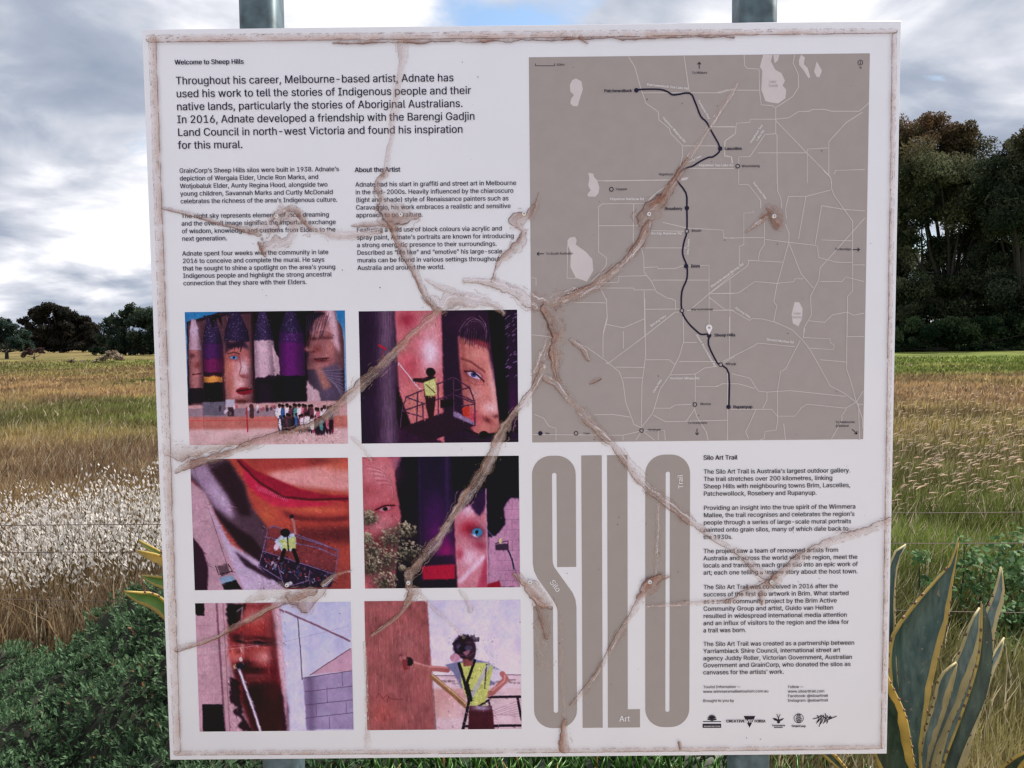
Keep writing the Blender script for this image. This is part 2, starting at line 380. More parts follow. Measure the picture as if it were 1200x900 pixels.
# ---- flat print helpers; LY = how far in front of the panel each print layer stands
def polygon_mesh(name, rings, mat, parent, ly, thick=0.0):
    P = [[Vector((x, z, 0)) for x, z in r] for r in rings]
    tri = tessellate_polygon(P); V = [(v.x, -ly, v.y) for r in P for v in r]
    T = []
    for t in tri:
        a, b, c = [np.array(V[i]) for i in t]
        T.append(t if np.cross(b-a, c-a)[1] < 0 else (t[0], t[2], t[1]))
    return mesh_np(name, loc(V), np.array(T), mat, parent)
def PX(pts): return [B(x, y) for x, y in pts]
L1, L2, L3, L4, L5 = 0.0003, 0.0006, 0.0010, 0.0013, 0.0016
class Ribbons:
    def __init__(s): s.mb = MB()
    def line(s, pts, w, ly, closed=False):
        P = np.array([B(x, y) for x, y in pts]); n = len(P)
        if closed: P = np.vstack([P, P[:1]]); n += 1
        T = np.gradient(P, axis=0)
        for i in range(1, n-1):
            a = P[i]-P[i-1]; b = P[i+1]-P[i]
            T[i] = a/(np.linalg.norm(a)+1e-9)+b/(np.linalg.norm(b)+1e-9)
        if closed: T[0] = T[-1] = (P[1]-P[0])/(np.linalg.norm(P[1]-P[0])+1e-9)+(P[-1]-P[-2])/(np.linalg.norm(P[-1]-P[-2])+1e-9)
        T /= np.linalg.norm(T, axis=1, keepdims=True)+1e-9; Nn = np.stack([-T[:, 1], T[:, 0]], -1)*w/2
        V = []
        for i in range(n):
            q = P[i]+Nn[i]; r = P[i]-Nn[i]; V += [(q[0], -ly, q[1]), (r[0], -ly, r[1])]
        s.mb.add(loc(V), (), [[2*i+1, 2*i+3, 2*i+2, 2*i] for i in range(n-1)])
    def disc(s, p, r, ly, ri=None, k=20):
        c = np.array(B(*p)); V = []
        for j in range(k):
            a = 2*math.pi*j/k; V.append((c[0]+r*math.cos(a), -ly, c[1]+r*math.sin(a)))
        if ri is None:
            V.append((c[0], -ly, c[1])); s.mb.add(loc(V), [[j, (j+1) % k, k] for j in range(k)])
        else:
            for j in range(k):
                a = 2*math.pi*j/k; V.append((c[0]+ri*math.cos(a), -ly, c[1]+ri*math.sin(a)))
            s.mb.add(loc(V), (), [[j, (j+1) % k, k+(j+1) % k, k+j] for j in range(k)])
    def build(s, name, mat, parent): return s.mb.build(name, mat, parent)

# ---- lettering
try:
    fp = os.path.join(bpy.utils.system_resource('DATAFILES'), 'fonts', 'Inter.woff2')
    FONT = bpy.data.fonts.load(fp)
except Exception:
    FONT = None
tcu = bpy.data.curves.new('lettering', 'FONT'); tob = bpy.data.objects.new('lettering', tcu); C.objects.link(tob)
if FONT: tcu.font = FONT
tcu.resolution_u = 3
from mathutils.geometry import delaunay_2d_cdt
tcu.size = 1.0
def splines(text):
    tcu.body = text; bpy.context.view_layer.update()
    cu = tob.to_curve(bpy.context.evaluated_depsgraph_get()); cons = []
    for sp_ in cu.splines:
        P = []; b = sp_.bezier_points; n = len(b)
        for i in range(n):
            p0, p1, p2, p3 = [np.array(v[:2]) for v in (b[i].co, b[i].handle_right, b[(i+1) % n].handle_left, b[(i+1) % n].co)]
            d = p3-p0; cr = abs(d[0]*(p1-p0)[1]-d[1]*(p1-p0)[0])+abs(d[0]*(p2-p0)[1]-d[1]*(p2-p0)[0])
            k = 1 if cr < 1e-6 else 4
            for j in range(k):
                t = j/k; P.append((1-t)**3*p0+3*t*(1-t)**2*p1+3*t*t*(1-t)*p2+t**3*p3)
        cons.append(np.array(P))
    tob.to_curve_clear(); return cons
def glyph_raw(ch):
    cons = splines(ch); V = []; E = []
    for P in cons:
        b = len(V); V += [Vector(p) for p in P]; E += [(b+i, b+(i+1) % len(P)) for i in range(len(P))]
    v, _, fc, _, _, _ = delaunay_2d_cdt(V, E, [], 0, 1e-6); v = np.array([x[:] for x in v]); T = []
    for t in fc:                                         # keep what lies inside the outline (non-zero winding)
        t = list(t); m = v[t].mean(0); wn = 0
        for P in cons:
            Qn = np.roll(P, -1, 0); up = (P[:, 1] <= m[1]) & (Qn[:, 1] > m[1]); dn = (P[:, 1] > m[1]) & (Qn[:, 1] <= m[1])
            cr = (Qn[:, 0]-P[:, 0])*(m[1]-P[:, 1])-(Qn[:, 1]-P[:, 1])*(m[0]-P[:, 0]); wn += (up & (cr > 0)).sum()-(dn & (cr < 0)).sum()
        if wn != 0: T.append(t)
    return v, np.array(T).reshape(-1, 3)
GC = {}
def width(t):
    return max(P[:, 0].max() for P in splines(t))
def glyphs(text, bold=0.0):
    Vs = []; Ts = []; x = 0.0; n = 0
    if '|' not in GC: GC['|'] = width('||')
    for ch in text:
        if ch not in GC:
            V, T = glyph_raw(ch) if ch != ' ' else (np.zeros((0, 2)), np.zeros((0, 3), int))
            GC[ch] = (V, T, width('|'+ch+'|')-GC['|'])
        V, T, adv = GC[ch]
        if len(V): Vs.append(V+np.array([x, 0])); Ts.append(T+n); n += len(V)
        x += adv
    return np.concatenate(Vs), np.concatenate(Ts)
class Text:
    def __init__(s): s.mb = MB()
    def put(s, text, p0, p1, size=None, bold=0.006, ly=L3, ratio=None):
        """lay text on the board from baseline start p0 to baseline end p1 (board metres)"""
        V, T = glyphs(text, bold)
        if len(V) == 0: return
        p0 = np.array(p0); p1 = np.array(p1); d = p1-p0; ln = np.linalg.norm(d); d /= ln; u = np.array([-d[1], d[0]])
        wdt = V[:, 0].max(); sx = ln/wdt; sz = size if size else sx
        X_ = p0+np.outer(V[:, 0]*sx, d)+np.outer(V[:, 1]*sz, u)
        k = 2 if bold < .012 else 3
        for j in range(k):                               # heavier strokes: the same outline set side by side
            o_ = d*((j-(k-1)/2)*max(bold, .006)*2.2/(k-1)*sz)
            s.mb.add(loc(np.stack([X_[:, 0]+o_[0], np.full(len(X_), -ly-j*0.00001), X_[:, 1]+o_[1]], -1)), T)
    def block(s, lines, first, last, ends, bold=0.006, ly=L3):
        a = np.array(B(*first)); b = np.array(B(*last)); n = len(lines)
        xl = (a[0]+b[0])/2; rat = []
        pos = []
        for i, tx in enumerate(lines):
            z = a[1]+(b[1]-a[1])*(i/(n-1) if n > 1 else 0)
            yb = first[1]+(last[1]-first[1])*(i/(n-1) if n > 1 else 0)
            xe = B(ends[i], yb)[0]; V, T = glyphs(tx, bold); wdt = V[:, 0].max()
            rat.append((xe-xl)/wdt); pos.append((xl, z, xe))
        sz = float(np.median(rat))*1.0
        for i, tx in enumerate(lines):
            x0, z, xe = pos[i]; s.put(tx, (x0, z), (xe, z), sz*1.03, bold, ly)
    def build(s, name, mat=m_ink, parent=sign): return s.mb.build(name, mat, parent)
BOLD = 0.018
t = Text(); t.block(['Welcome to Sheep Hills'], (205, 75.9), (205, 75.9), [285.7], BOLD); t.build('welcome_heading')
t = Text(); t.block(['Throughout his career, Melbourne-based artist, Adnate has', 'used his work to tell the stories of Indigenous people and their',
    'native lands, particularly the stories of Aboriginal Australians.', 'In 2016, Adnate developed a friendship with the Barengi Gadjin',
    'Land Council in north-west Victoria and found his inspiration', 'for this mural.'], (205.6, 99.2), (209.2, 174.6), [531.5, 552, 542, 556, 542, 284.2]); t.build('introduction_text')
def para(name, lines, first, last, ends, mat=m_ink, bold=0.008):
    t = Text(); t.block(lines, first, last, ends, bold); return t.build(name, mat)
para('paragraph', ['GrainCorp\u2019s Sheep Hills silos were built in 1938. Adnate\u2019s', 'depiction of Wergaia Elder, Uncle Ron Marks, and',
    'Wotjobaluk Elder, Aunty Regina Hood, alongside two', 'young children, Savannah Marks and Curtly McDonald',
    'celebrates the richness of the area\u2019s Indigenous culture.'], (210.3, 202.8), (211.8, 238.5), [397.3, 373, 384, 390, 395.3])
para('paragraph', ['The night sky represents elements of local dreaming', 'and the overall image signifies the important exchange',
    'of wisdom, knowledge and customs from Elders to the', 'next generation.'], (212.7, 255.8), (213.4, 282.3), [385.4, 393.6, 393.2, 266.2])
para('paragraph', ['Adnate spent four weeks with the community in late', '2016 to conceive and complete the mural. He says',
    'that he sought to shine a spotlight on the area\u2019s young', 'Indigenous people and highlight the strong ancestral',
    'connection that they share with their Elders.'], (213.7, 299.8), (215, 334.5), [384.9, 380.2, 393, 389, 359.4])
para('artist_heading', ['About the Artist'], (415.8, 201.9), (415.8, 201.9), [469.1], m_ink, BOLD)
para('paragraph', ['Adnate had his start in graffiti and street art in Melbourne', 'in the mid-2000s. Heavily influenced by the chiaroscuro',
    '(light and shade) style of Renaissance painters such as', 'Caravaggio, his work embraces a realistic and sensitive',
    'approach to portraiture.'], (416.5, 219), (417.2, 254.8), [604.8, 601.5, 595.9, 598.3, 495.3])
para('paragraph', ['Featuring a bold use of block colours via acrylic and', 'spray paint, Adnate\u2019s portraits are known for introducing',
    'a strong energetic presence to their surroundings.', 'Described as \u201clife like\u201d and \u201cemotive\u201d his large-scale',
    'murals can be found in various settings throughout', 'Australia and around the world.'], (417.8, 272.1), (419, 316.5), [588, 602, 582, 588.5, 585.7, 520.9])
para('trail_heading', ['Silo Art Trail'], (824, 538.8), (824, 538.8), [864], m_inkp, BOLD)
para('paragraph', ['The Silo Art Trail is Australia\u2019s largest outdoor gallery.', 'The trail stretches over 200 kilometres, linking',
    'Sheep Hills with neighbouring towns Brim, Lascelles,', 'Patchewollock, Rosebery and Rupanyup.'], (824.2, 555.2), (824.2, 581), [996, 975, 996, 956.6], m_inkp)
para('paragraph', ['Providing an insight into the true spirit of the Wimmera', 'Mallee, the trail recognises and celebrates the region\u2019s',
    'people through a series of large-scale mural portraits', 'painted onto grain silos, many of which date back to', 'the 1930s.'],
    (824.2, 597.6), (824.2, 631.8), [1002, 1001, 997, 993.8, 858], m_inkp)
para('paragraph', ['The project saw a team of renowned artists from', 'Australia and across the world visit the region, meet the',
    'locals and transform each grain silo into an epic work of', 'art; each one telling a unique story about the host town.'],
    (824.1, 648.2), (824, 673.4), [981.8, 1004.4, 1005, 1004.6], m_inkp)
para('paragraph', ['The Silo Art Trail was conceived in 2016 after the', 'success of the first silo artwork in Brim. What started',
    'as a small community project by the Brim Active', 'Community Group and artist, Guido van Helten', 'resulted in widespread international media attention',
    'and an influx of visitors to the region and the idea for', 'a trail was born.'], (824, 690.4), (824, 741), [981.4, 994, 980.2, 976, 992, 994.4, 874], m_inkp)
para('paragraph', ['The Silo Art Trail was created as a partnership between', 'Yarriambiack Shire Council, international street art',
    'agency Juddy Roller, Victorian Government, Australian', 'Government and GrainCorp, who donated the silos as', 'canvases for the artists\u2019 work.'],
    (823.8, 757), (823.8, 790.2), [1000.6, 984.4, 998, 996.4, 918.2], m_inkp)
para('contact_text', ['Tourist Information \u2014', 'www.wimmeramalleetourism.com.au'], (823.8, 806.4), (823.8, 811.8), [867.6, 900], m_inkp)
para('contact_text', ['Brought to you by'], (823.8, 822.6), (823.8, 822.6), [860], m_inkp)
para('contact_text', ['Follow \u2014', 'www.siloarttrail.com', 'Facebook: @siloarttrail', 'Instagram: @siloarttrail'],
     (923, 806.2), (923, 822.2), [941.4, 965.6, 970, 970], m_inkp)

# ---- map
def rectpx(tl, tr, bl, br):
    a, b, c, d = B(*tl), B(*tr), B(*bl), B(*br)
    return ((a[0]+c[0])/2, (b[0]+d[0])/2, (c[1]+d[1])/2, (a[1]+b[1])/2)      # x0 x1 z0 z1
mx0, mx1, mz0, mz1 = rectpx((620.2, 67), (1018.8, 62.7), (623.2, 517.3), (1011.9, 515.8))
mapp = polygon_mesh('map_panel', [[(mx0, mz0), (mx1, mz0), (mx1, mz1), (mx0, mz1)]], m_mapgrey, sign, L1)
OFF = {'a': (600, 40), 'b': (840, 20), 'c': (600, 200), 'd': (800, 200), 'e': (600, 350), 'f': (800, 350)}
SC = 4.6154
def Q(k, pts): return [(OFF[k][0]+x/SC, OFF[k][1]+y/SC) for x, y in pts]
def parse(s):
    v = [int(a) for a in s.split()]; return list(zip(v[0::2], v[1::2]))
ROADS = '''a 630 122 665 180 695 290 725 375 790 420 795 465 850 510 860 540 920 600 922 660 905 730
a 930 118 958 310
a 700 318 1130 318 1200 295
a 1080 502 1200 500
a 925 605 1105 605
a 940 727 1200 727
a 500 795 860 790
a 1200 545 1150 580 1148 655 1185 665 1190 700
a 840 820 780 860 740 900
a 1200 320 1080 490 960 680
b 147 205 150 265 165 278 228 282 230 395 240 475 300 480 318 495 318 630 325 640 325 900
b 420 205 412 250 440 310 442 380 410 430 350 470 318 490
b 0 410 50 395 228 397
b 822 465 770 510 620 510 580 500 515 500 500 510 440 512 390 545 318 553 180 553 178 570 105 575 100 630 45 668 42 755 80 757 85 790
b 0 595 100 595
b 788 515 700 570 605 675 605 850
b 318 560 480 730 610 860 622 900
b 118 900 118 757 178 755 260 635 318 632
b 488 900 488 715 600 708
b 220 735 488 735
b 635 850 640 830 800 825
c 460 55 860 50
c 840 80 780 120 740 155 740 178 490 180 468 195 468 440 510 470 510 510 470 560 430 600
c 468 298 680 298
c 658 180 655 400
c 815 280 945 310 1140 322 1145 362 1200 367
c 750 325 940 328
c 105 578 130 582 130 620
c 300 400 298 582 350 582
c 690 418 945 418
c 700 420 712 470 714 550 755 600 780 655 840 690 862 692 884 705 884 750
c 714 525 785 520 790 530 880 530 920 515 1065 512 1066 900
c 760 592 1066 592
c 470 606 575 604 578 572 725 568
c 470 635 655 635 662 645 770 645
c 470 620 510 700 515 790 492 880
c 340 712 505 715
c 714 650 718 900
c 720 750 920 748
c 1200 555 1066 665 960 755
c 1066 665 1200 665
c 1066 685 1150 752 1200 755
c 945 755 1200 755
c 505 830 600 850 650 830 718 800
c 710 900 880 765 905 765
e 510 0 515 110 492 200 492 318
e 880 75 720 200 520 350 505 350
e 340 240 400 260 500 330 580 395 600 450 615 560 660 680 700 698
e 718 0 722 310 702 470 700 690
e 925 90 928 230 905 310 855 410 800 490 760 620 700 695
e 725 330 850 330 880 355
e 560 370 718 372
e 600 428 705 428
e 602 175 602 270
e 855 412 990 408 1040 375 1110 365
e 990 405 990 560
e 765 592 855 592 880 575 985 570
e 990 475 1100 475 1140 460 1200 460
e 765 630 830 665 1165 657
e 985 590 1000 640 1050 720 1060 765
e 985 600 940 665
e 108 195 200 205 230 215
e 120 625 170 645 200 690 238 700 238 765
e 112 735 600 738 700 715 825 712 828 765
e 600 738 600 766
e 440 628 540 625 640 640
e 790 715 790 765
e 700 710 770 765
e 700 715 670 765
e 925 237 1000 237
e 1175 100 1175 320
e 905 340 1120 340
e 1140 350 1200 315
e 1165 400 1165 765
d 302 0 303 75 355 77 420 160 422 205
d 510 0 512 110 530 150 535 205
d 380 215 380 228 330 230 330 400 305 410 305 510
d 442 250 440 400 415 440 408 485
d 220 365 440 362
d 445 372 575 388 725 405 735 470 830 495 915 497
d 555 290 575 340 572 388 545 490 520 580 508 620 492 710 508 730 492 815
d 570 140 555 210 560 260
d 570 140 665 140 800 105
d 665 140 625 370
d 760 0 800 40 805 100 815 130 918 275 918 650 890 680 888 900
d 750 190 870 210 985 218
d 750 190 715 400
d 750 375 915 380
d 985 255 780 485 742 525 735 590 690 680 695 780 655 850 652 900
d 920 510 984 510
d 575 395 640 560 705 635
d 350 485 540 495
d 145 665 350 515 358 485
d 145 665 300 662 390 600 510 610 600 600 605 585 650 585
d 740 600 860 600 880 575 980 600
d 255 755 270 758 360 810 375 800 430 802 500 820 590 860 630 900
d 680 812 765 820 810 780 888 765 925 782 980 770
d 255 590 255 900
f 630 207 645 220 690 280 735 360 795 470 870 510 938 560
f 650 210 660 160
f 635 225 555 380 528 395 510 510 512 660 505 710 445 718 440 755 415 765
f 605 260 405 240 385 255 215 340
f 650 210 795 217 800 240 818 250 815 275 690 268
f 888 75 885 380 905 440 938 555 972 650 972 700
f 888 205 980 205
f 740 330 880 342
f 265 405 365 430 385 465 410 500 455 505 580 497 880 528
f 455 505 455 545 432 595
f 70 475 185 475 210 460 300 460 390 485
f 260 598 480 598 512 635 605 635 640 590 670 570 880 592 938 560 974 500
f 395 600 340 720 355 755
f 545 675 555 760
f 885 595 860 630 860 660 800 763
f 950 570 955 763
f 938 568 974 572'''
for q_, ln in enumerate(ROADS.split('\n')):
    k, s_ = ln.split(' ', 1); r = Ribbons(); r.line(Q(k, parse(s_)), 0.00125, L2+q_*3e-6); r.build('road', m_road, mapp)
LAKES = '''a 345 240 375 255 383 300 370 340 355 390 330 390 315 375 320 350 335 330 315 310 313 275 325 250
a 412 750 440 755 445 775 460 790 473 830 468 860 450 880 410 878 408 865 425 845 412 820 418 780
c 312 362 340 358 350 375 345 400 400 440 435 480 440 540 405 600 345 580 315 520 318 440 300 400 300 378
b 250 205 300 205 292 240 315 285 350 305 368 345 355 370 375 395 370 440 330 468 290 462 262 455 240 395 245 290 232 270
b 305 205 338 205 330 235 312 250
b 455 203 475 220 470 255 490 275 505 325 495 332 470 290 445 260 443 235
b 540 240 552 262 568 290 555 325 540 325 525 295
d 605 710 630 712 648 745 645 800 625 843 595 825 588 775
c 915 40 955 35 945 50 915 55'''
for ln in LAKES.split('\n'):
    k, s_ = ln.split(' ', 1); polygon_mesh('lake', [PX(Q(k, parse(s_)))], m_lake, mapp, L2-0.0001)
r = Ribbons()
def smooth(pts, k=4):
    P = np.array(pts, float); o = []
    for i in range(len(P)-1):
        a, b, c, d = P[max(i-1, 0)], P[i], P[i+1], P[min(i+2, len(P)-1)]
        for s in range(k):
            u = s/k; o.append(0.5*((2*b)+(c-a)*u+(2*a-5*b+4*c-d)*u*u+(-a+3*b-3*c+d)*u**3))
    o.append(P[-1]); return [tuple(p) for p in o]
route = Q('a', parse('672 305 700 300 800 300 845 315 875 330 960 320 990 370 1020 445 1050 475 1080 530 1125 620')) + \
        Q('a', parse('1090 662 1060 668 1015 690 975 715 930 730 893 763 890 790 940 860')) + \
        Q('c', parse('945 200 945 328 930 385 922 450 945 517 945 585 918 655 918 757 950 820 1000 870 1025 886 1065 888')) + \
        Q('e', parse('1062 250 1108 345 1128 357 1172 405 1172 585'))
r.line(smooth(route, 3), 0.0027, L3); r.build('trail_route', m_ink, mapp)
for k, p in (('a', (672, 305)), ('a', (1125, 620)), ('c', (945, 203)), ('c', (941, 517)), ('e', (1065, 200)), ('e', (1170, 585)), ('e', (153, 728))):
    r = Ribbons(); r.disc(Q(k, [p])[0], 0.0036, L4); r.build('silo_marker', m_ink, mapp)
for k, p in (('a', (893, 763)), ('a', (537, 840)), ('b', (112, 807)), ('c', (945, 328)), ('c', (918, 757)), ('e', (1128, 357)), ('e', (988, 572)), ('e', (700, 713)), ('e', (346, 728))):
    r = Ribbons(); q = Q(k, [p])[0]; r.disc(q, 0.0026, L4-0.0001); c_ = r.build('town_centre', m_mapgrey, mapp)
    r = Ribbons(); r.disc(q, 0.0036, L4, 0.0023); r.build('town_marker', m_ink, mapp)
r = Ribbons()                                                       # arrows, scale bar, compass
def arrow(k, a, b):
    a, b = Q(k, [a, b]); a = np.array(a); b = np.array(b); d = (b-a)/np.linalg.norm(b-a); n = np.array([-d[1], d[0]])
    r.line([a, b], 0.0011, L3); r.line([b-d*2.6+n*2.0, b], 0.0011, L3+0.00003); r.line([b-d*2.6-n*2.0, b], 0.0011, L3+0.00003)
arrow('a', (1012, 188), (1012, 153)); arrow('c', (172, 450), (135, 450)); arrow('d', (918, 427), (956, 427)); arrow('e', (1000, 702), (1000, 737)); arrow('f', (915, 705), (942, 732))
r.build('direction_arrows', m_ink, mapp)
r = Ribbons(); r.line(Q('a', [(127, 160), (127, 172), (229, 172), (229, 160)]), 0.0010, L3); r.build('scale_bar', m_ink, mapp)
r = Ribbons(); q = Q('b', [(775, 247)])[0]; r.disc(q, 0.0042, L3, 0.0034); r.line(Q('b', [(775, 240), (775, 255)]), 0.0009, L3); r.build('compass', m_ink, mapp)
q = Q('e', [(1065, 157)])[0]; r = Ribbons(); r.disc(q, 0.0052, L5, 0.0019, 24); r.build('location_pin', m_white, mapp)
polygon_mesh('location_pin', [PX(Q('e', [(1049, 165), (1081, 165), (1072, 182), (1065, 196), (1058, 182)]))], m_white, mapp, L5+0.0001)
TOWN = '''a 498 316 648 Patchewollock B
b 40 720 134 Lascelles B
b 133 813 230 Woomelang
a 793 765 870 Hopetoun
a 560 845 622 Yaapeet
c 825 214 920 Rosebery B
c 970 331 1023 Beulah
c 967 525 1014 Brim B
c 965 757 1085 Warracknabeal
f 170 205 283 Sheep Hills B
f 232 359 287 Minyip
e 1018 575 1073 Murtoa
f 272 593 375 Rupanyup B
e 733 715 803 Horsham
e 180 733 203 Silo
e 385 733 420 Town
a 972 216 1053 To Mildura
a 240 172 282 20km
c 183 455 323 To South Australia
d 822 431 908 To Bendigo
e 950 677 1053 To Grampians
f 825 673 928 To Melbourne
f 827 693 897 & Ballarat
b 770 280 780 N'''
for ln in TOWN.split('\n'):
    k, x0, y0, x1, nm = ln.split(' ', 4); bd = 0.0
    if nm.endswith(' B'): nm = nm[:-2]; bd = 0.022
    (a, b_q) = Q(k, [(int(x0), int(y0)), (int(x1), int(y0))]); t = Text(); A0 = B(*a); A1 = B(*b_q)
    t.put(nm, A0, (A1[0], A0[1]), None, bd or 0.006, L4); t.build('map_label', m_ink, mapp)
RL = [('a', 728, 280, 950, 302, 'Patchewollock Sea Lake Rd'), ('a', 812, 455, 930, 588, 'Hopetoun Walpeup Rd'), ('a', 1003, 362, 1062, 462, 'Sunraysia Hwy'),
      ('a', 950, 700, 1025, 664, 'Henty Hwy'), ('a', 1010, 716, 1195, 716, 'Hopetoun Sea Lake Rd'), ('c', 530, 160, 712, 160, 'Hopetoun Rainbow Rd'),
      ('c', 752, 346, 915, 346, 'Birchip Rainbow Rd'), ('c', 950, 370, 945, 455, 'Henty Hwy'), ('d', 155, 634, 328, 510, 'Warracknabeal Birchip Rd'),
      ('e', 752, 153, 833, 96, 'Borung Hwy'), ('d', 282, 746, 362, 800, 'Borung Hwy'), ('e', 768, 510, 810, 440, 'Henty Hwy'),
      ('e', 853, 436, 1010, 436, 'Horsham Minyip Rd'), ('e', 992, 194, 1092, 366, 'Stawell Warracknabeal Rd'), ('f', 452, 226, 597, 242, 'Donald Murtoa Rd'),
      ('d', 377, 66, 445, 156, 'Sunraysia Hwy'), ('b', 185, 685, 248, 588, 'Hopetoun Sea'), ('b', 218, 672, 256, 618, 'Lake Rd')]
for k, x0, y0, x1, y1, nm in RL:
    a, b_q = Q(k, [(x0, y0), (x1, y1)]); t = Text(); t.put(nm, B(*a), B(*b_q), None, 0.012, L4); t.build('road_label', m_white, mapp)
for k, x0, y, x1, nm in (('b', 282, 356, 320, 'Lake'), ('b', 276, 378, 328, 'Tyrrell'), ('d', 600, 778, 636, 'Lake'), ('d', 594, 798, 642, 'Buloke')):
    a, b_q = Q(k, [(x0, y), (x1, y)]); t = Text(); t.put(nm, B(*a), B(*b_q), None, 0.0, L4); t.build('lake_label', m_lakeink, mapp)

# ---- the big letters
def bx_(x, y): return B(x, y)
xs = lambda a, b: (B(a, 533)[0]+B(b, 852)[0])/2
S0, S1, S2, S3 = xs(624, 625.3), xs(647, 648.6), xs(652.4, 653.8), xs(674.4, 676.4)
I0, I1 = xs(681, 682.9), xs(704.8, 706.6); l0, l1, l2 = xs(711, 712.8), xs(734.9, 736), B(750, 852)[0]
O0, O1, O2, O3 = xs(756, 756.3), xs(779.2, 780.5), xs(784.4, 785.2), xs(808, 808.4)
zt = B(716, 533.4)[1]; zb = B(716, 852.6)[1]
def arc(cx, cz, r, a0, a1, n=9): return [(cx+r*math.cos(math.radians(a0+(a1-a0)*i/(n-1))), cz+r*math.sin(math.radians(a0+(a1-a0)*i/(n-1)))) for i in range(n)]
R_ = 0.031; g_ = (S2-S1)/2; ztS = zt-0.028; zbS = zb+0.026
z_ = lambda y: B(650, y)[1]
Sp = arc(S0+R_, zt-R_, R_, 180, 90) + arc(S3-R_, zt-R_, R_, 90, 0) + [(S3, z_(664.5)), (S2, z_(664.5))] + arc(S1+g_, ztS-g_, g_, 0, 180, 9) + \
     [(S1, z_(656)), (S1+0.0006, z_(660)), (S1+0.003, z_(665)), (S1+0.021, z_(683)), (S3-0.006, z_(695)), (S3-0.0015, z_(703)), (S3, z_(712))] + arc(S3-R_, zb+R_, R_, 0, -90) + arc(S0+R_, zb+R_, R_, -90, -180) + \
     [(S0, z_(710.5)), (S1, z_(710.5))] + arc(S1+g_, zbS+g_, g_, 180, 360, 9) + [(S2, z_(718)), (S2-0.0008, z_(713)), (S2-0.004, z_(707)), (S2-0.016, z_(694)), (S0+0.008, z_(678)), (S0+0.002, z_(669)), (S0, z_(660))]
polygon_mesh('letter', [Sp], m_letter, sign, L1)
polygon_mesh('letter', [[(I0, zb), (I1, zb), (I1, zt), (I0, zt)]], m_letter, sign, L1)
zf = B(740, 831.2)[1]
polygon_mesh('letter', [[(l0, zb), (l2, zb), (l2, zf), (l1, zf), (l1, zt), (l0, zt)]], m_letter, sign, L1)
go = (O2-O1)/2
Oo = arc(O0+R_, zt-R_, R_, 180, 90) + arc(O3-R_, zt-R_, R_, 90, 0) + arc(O3-R_, zb+R_, R_, 0, -90) + arc(O0+R_, zb+R_, R_, -90, -180)
Oi = arc(O1+go, ztS-go, go, 180, 0) + arc(O1+go, zbS+go, go, 0, -180)
polygon_mesh('letter', [Oo, Oi], m_letter, sign, L1)
t = Text(); t.put('Trail', B(800.5, 572.5), B(799.7, 556), None, 0.008, L3); t.build('small_lettering', m_white)
t = Text(); t.put('Silo', B(643.5, 682), B(652.5, 694), None, 0.008, L3); t.build('small_lettering', m_white)
t = Text(); t.put('Art', B(725.5, 845.2), B(738, 845), None, 0.012, L3); t.build('small_lettering', m_white)

# ---- partner logos
def K(x, y): return (810+x/6.3158, 800+y/6.3158)
r = Ribbons(); r.line([K(87, 287), K(220, 287)], 0.0012, L2)
for k in range(9):
    a = math.radians(20+140*k/8); c0 = K(153, 268); r.line([c0, (c0[0]+5.0*math.cos(a), c0[1]-5.6*math.sin(a)*0.9)], 0.0013, L2+0.00002*k)
r.line([K(153, 285), K(153, 250)], 0.0012, L2+0.0002)
r.line([K(120, 268), K(153, 276), K(186, 268)], 0.0022, L2+0.00025); lg = r.build('partner_logo', m_inkp, sign)
polygon_mesh('logo_bar', [PX([K(84, 333), K(221, 333), K(221, 304), K(84, 304)])], m_inkp, lg, L2)
t = Text(); t.put('BUILDING OUR FUTURE', B(*K(92, 324)), B(*K(214, 324)), None, 0.02, L3); t.build('logo_lettering', m_white, lg)
lg = polygon_mesh('partner_logo', [PX([K(388, 246), K(474, 246), K(431, 332)])], m_inkp, sign, L2)
t = Text(); t.put('CREATIVE', B(*K(258, 293)), B(*K(396, 293)), None, 0.035, L3); t.put('TORIA', B(*K(462, 293)), B(*K(548, 293)), None, 0.035, L3); t.build('logo_lettering', m_inkp, lg)
t = Text(); t.put('VIC', B(*K(404, 292)), B(*K(458, 292)), None, 0.03, L4); t.build('logo_lettering', m_white, lg)
lg = polygon_mesh('partner_logo', [PX([K(*p) for p in ((600, 263), (625, 262), (640, 272), (645, 258), (652, 272), (688, 260), (672, 278), (655, 284), (660, 292), (645, 302), (632, 292), (638, 284), (615, 278))])], m_inkp, sign, L2)
r = Ribbons(); r.line([K(645, 262), K(632, 230)], 0.001, L3); r.line([K(645, 262), K(650, 246), K(658, 232)], 0.001, L3+0.0001); r.line([K(612, 330), K(676, 330)], 0.0012, L3); r.build('logo_stroke', m_inkp, lg)
t = Text(); t.put('Yarriambiack', B(*K(595, 321)), B(*K(694, 321)), None, 0.035, L3); t.build('logo_lettering', m_inkp, lg)
r = Ribbons(); q = K(795, 263); r.disc(q, 0.0082, L2, 0.0073, 28)
lg = r.build('partner_logo', m_inkp, sign)
r = Ribbons()
for k, (yy, ww) in enumerate(((243, 12), (254, 18), (266, 22), (278, 22), (290, 14))):
    r.line([K(795-ww, yy-5), K(795, yy+4), K(795+ww, yy-5)], 0.0014, L3+0.00003*k)
r.line([K(783, 238), K(795, 230), K(807, 238)], 0.0014, L3+0.0003); r.build('logo_stroke', m_inkp, lg)
t = Text(); t.put('GrainCorp', B(*K(742, 327)), B(*K(846, 327)), None, 0.03, L3); t.build('logo_lettering', m_inkp, lg)
r = Ribbons()
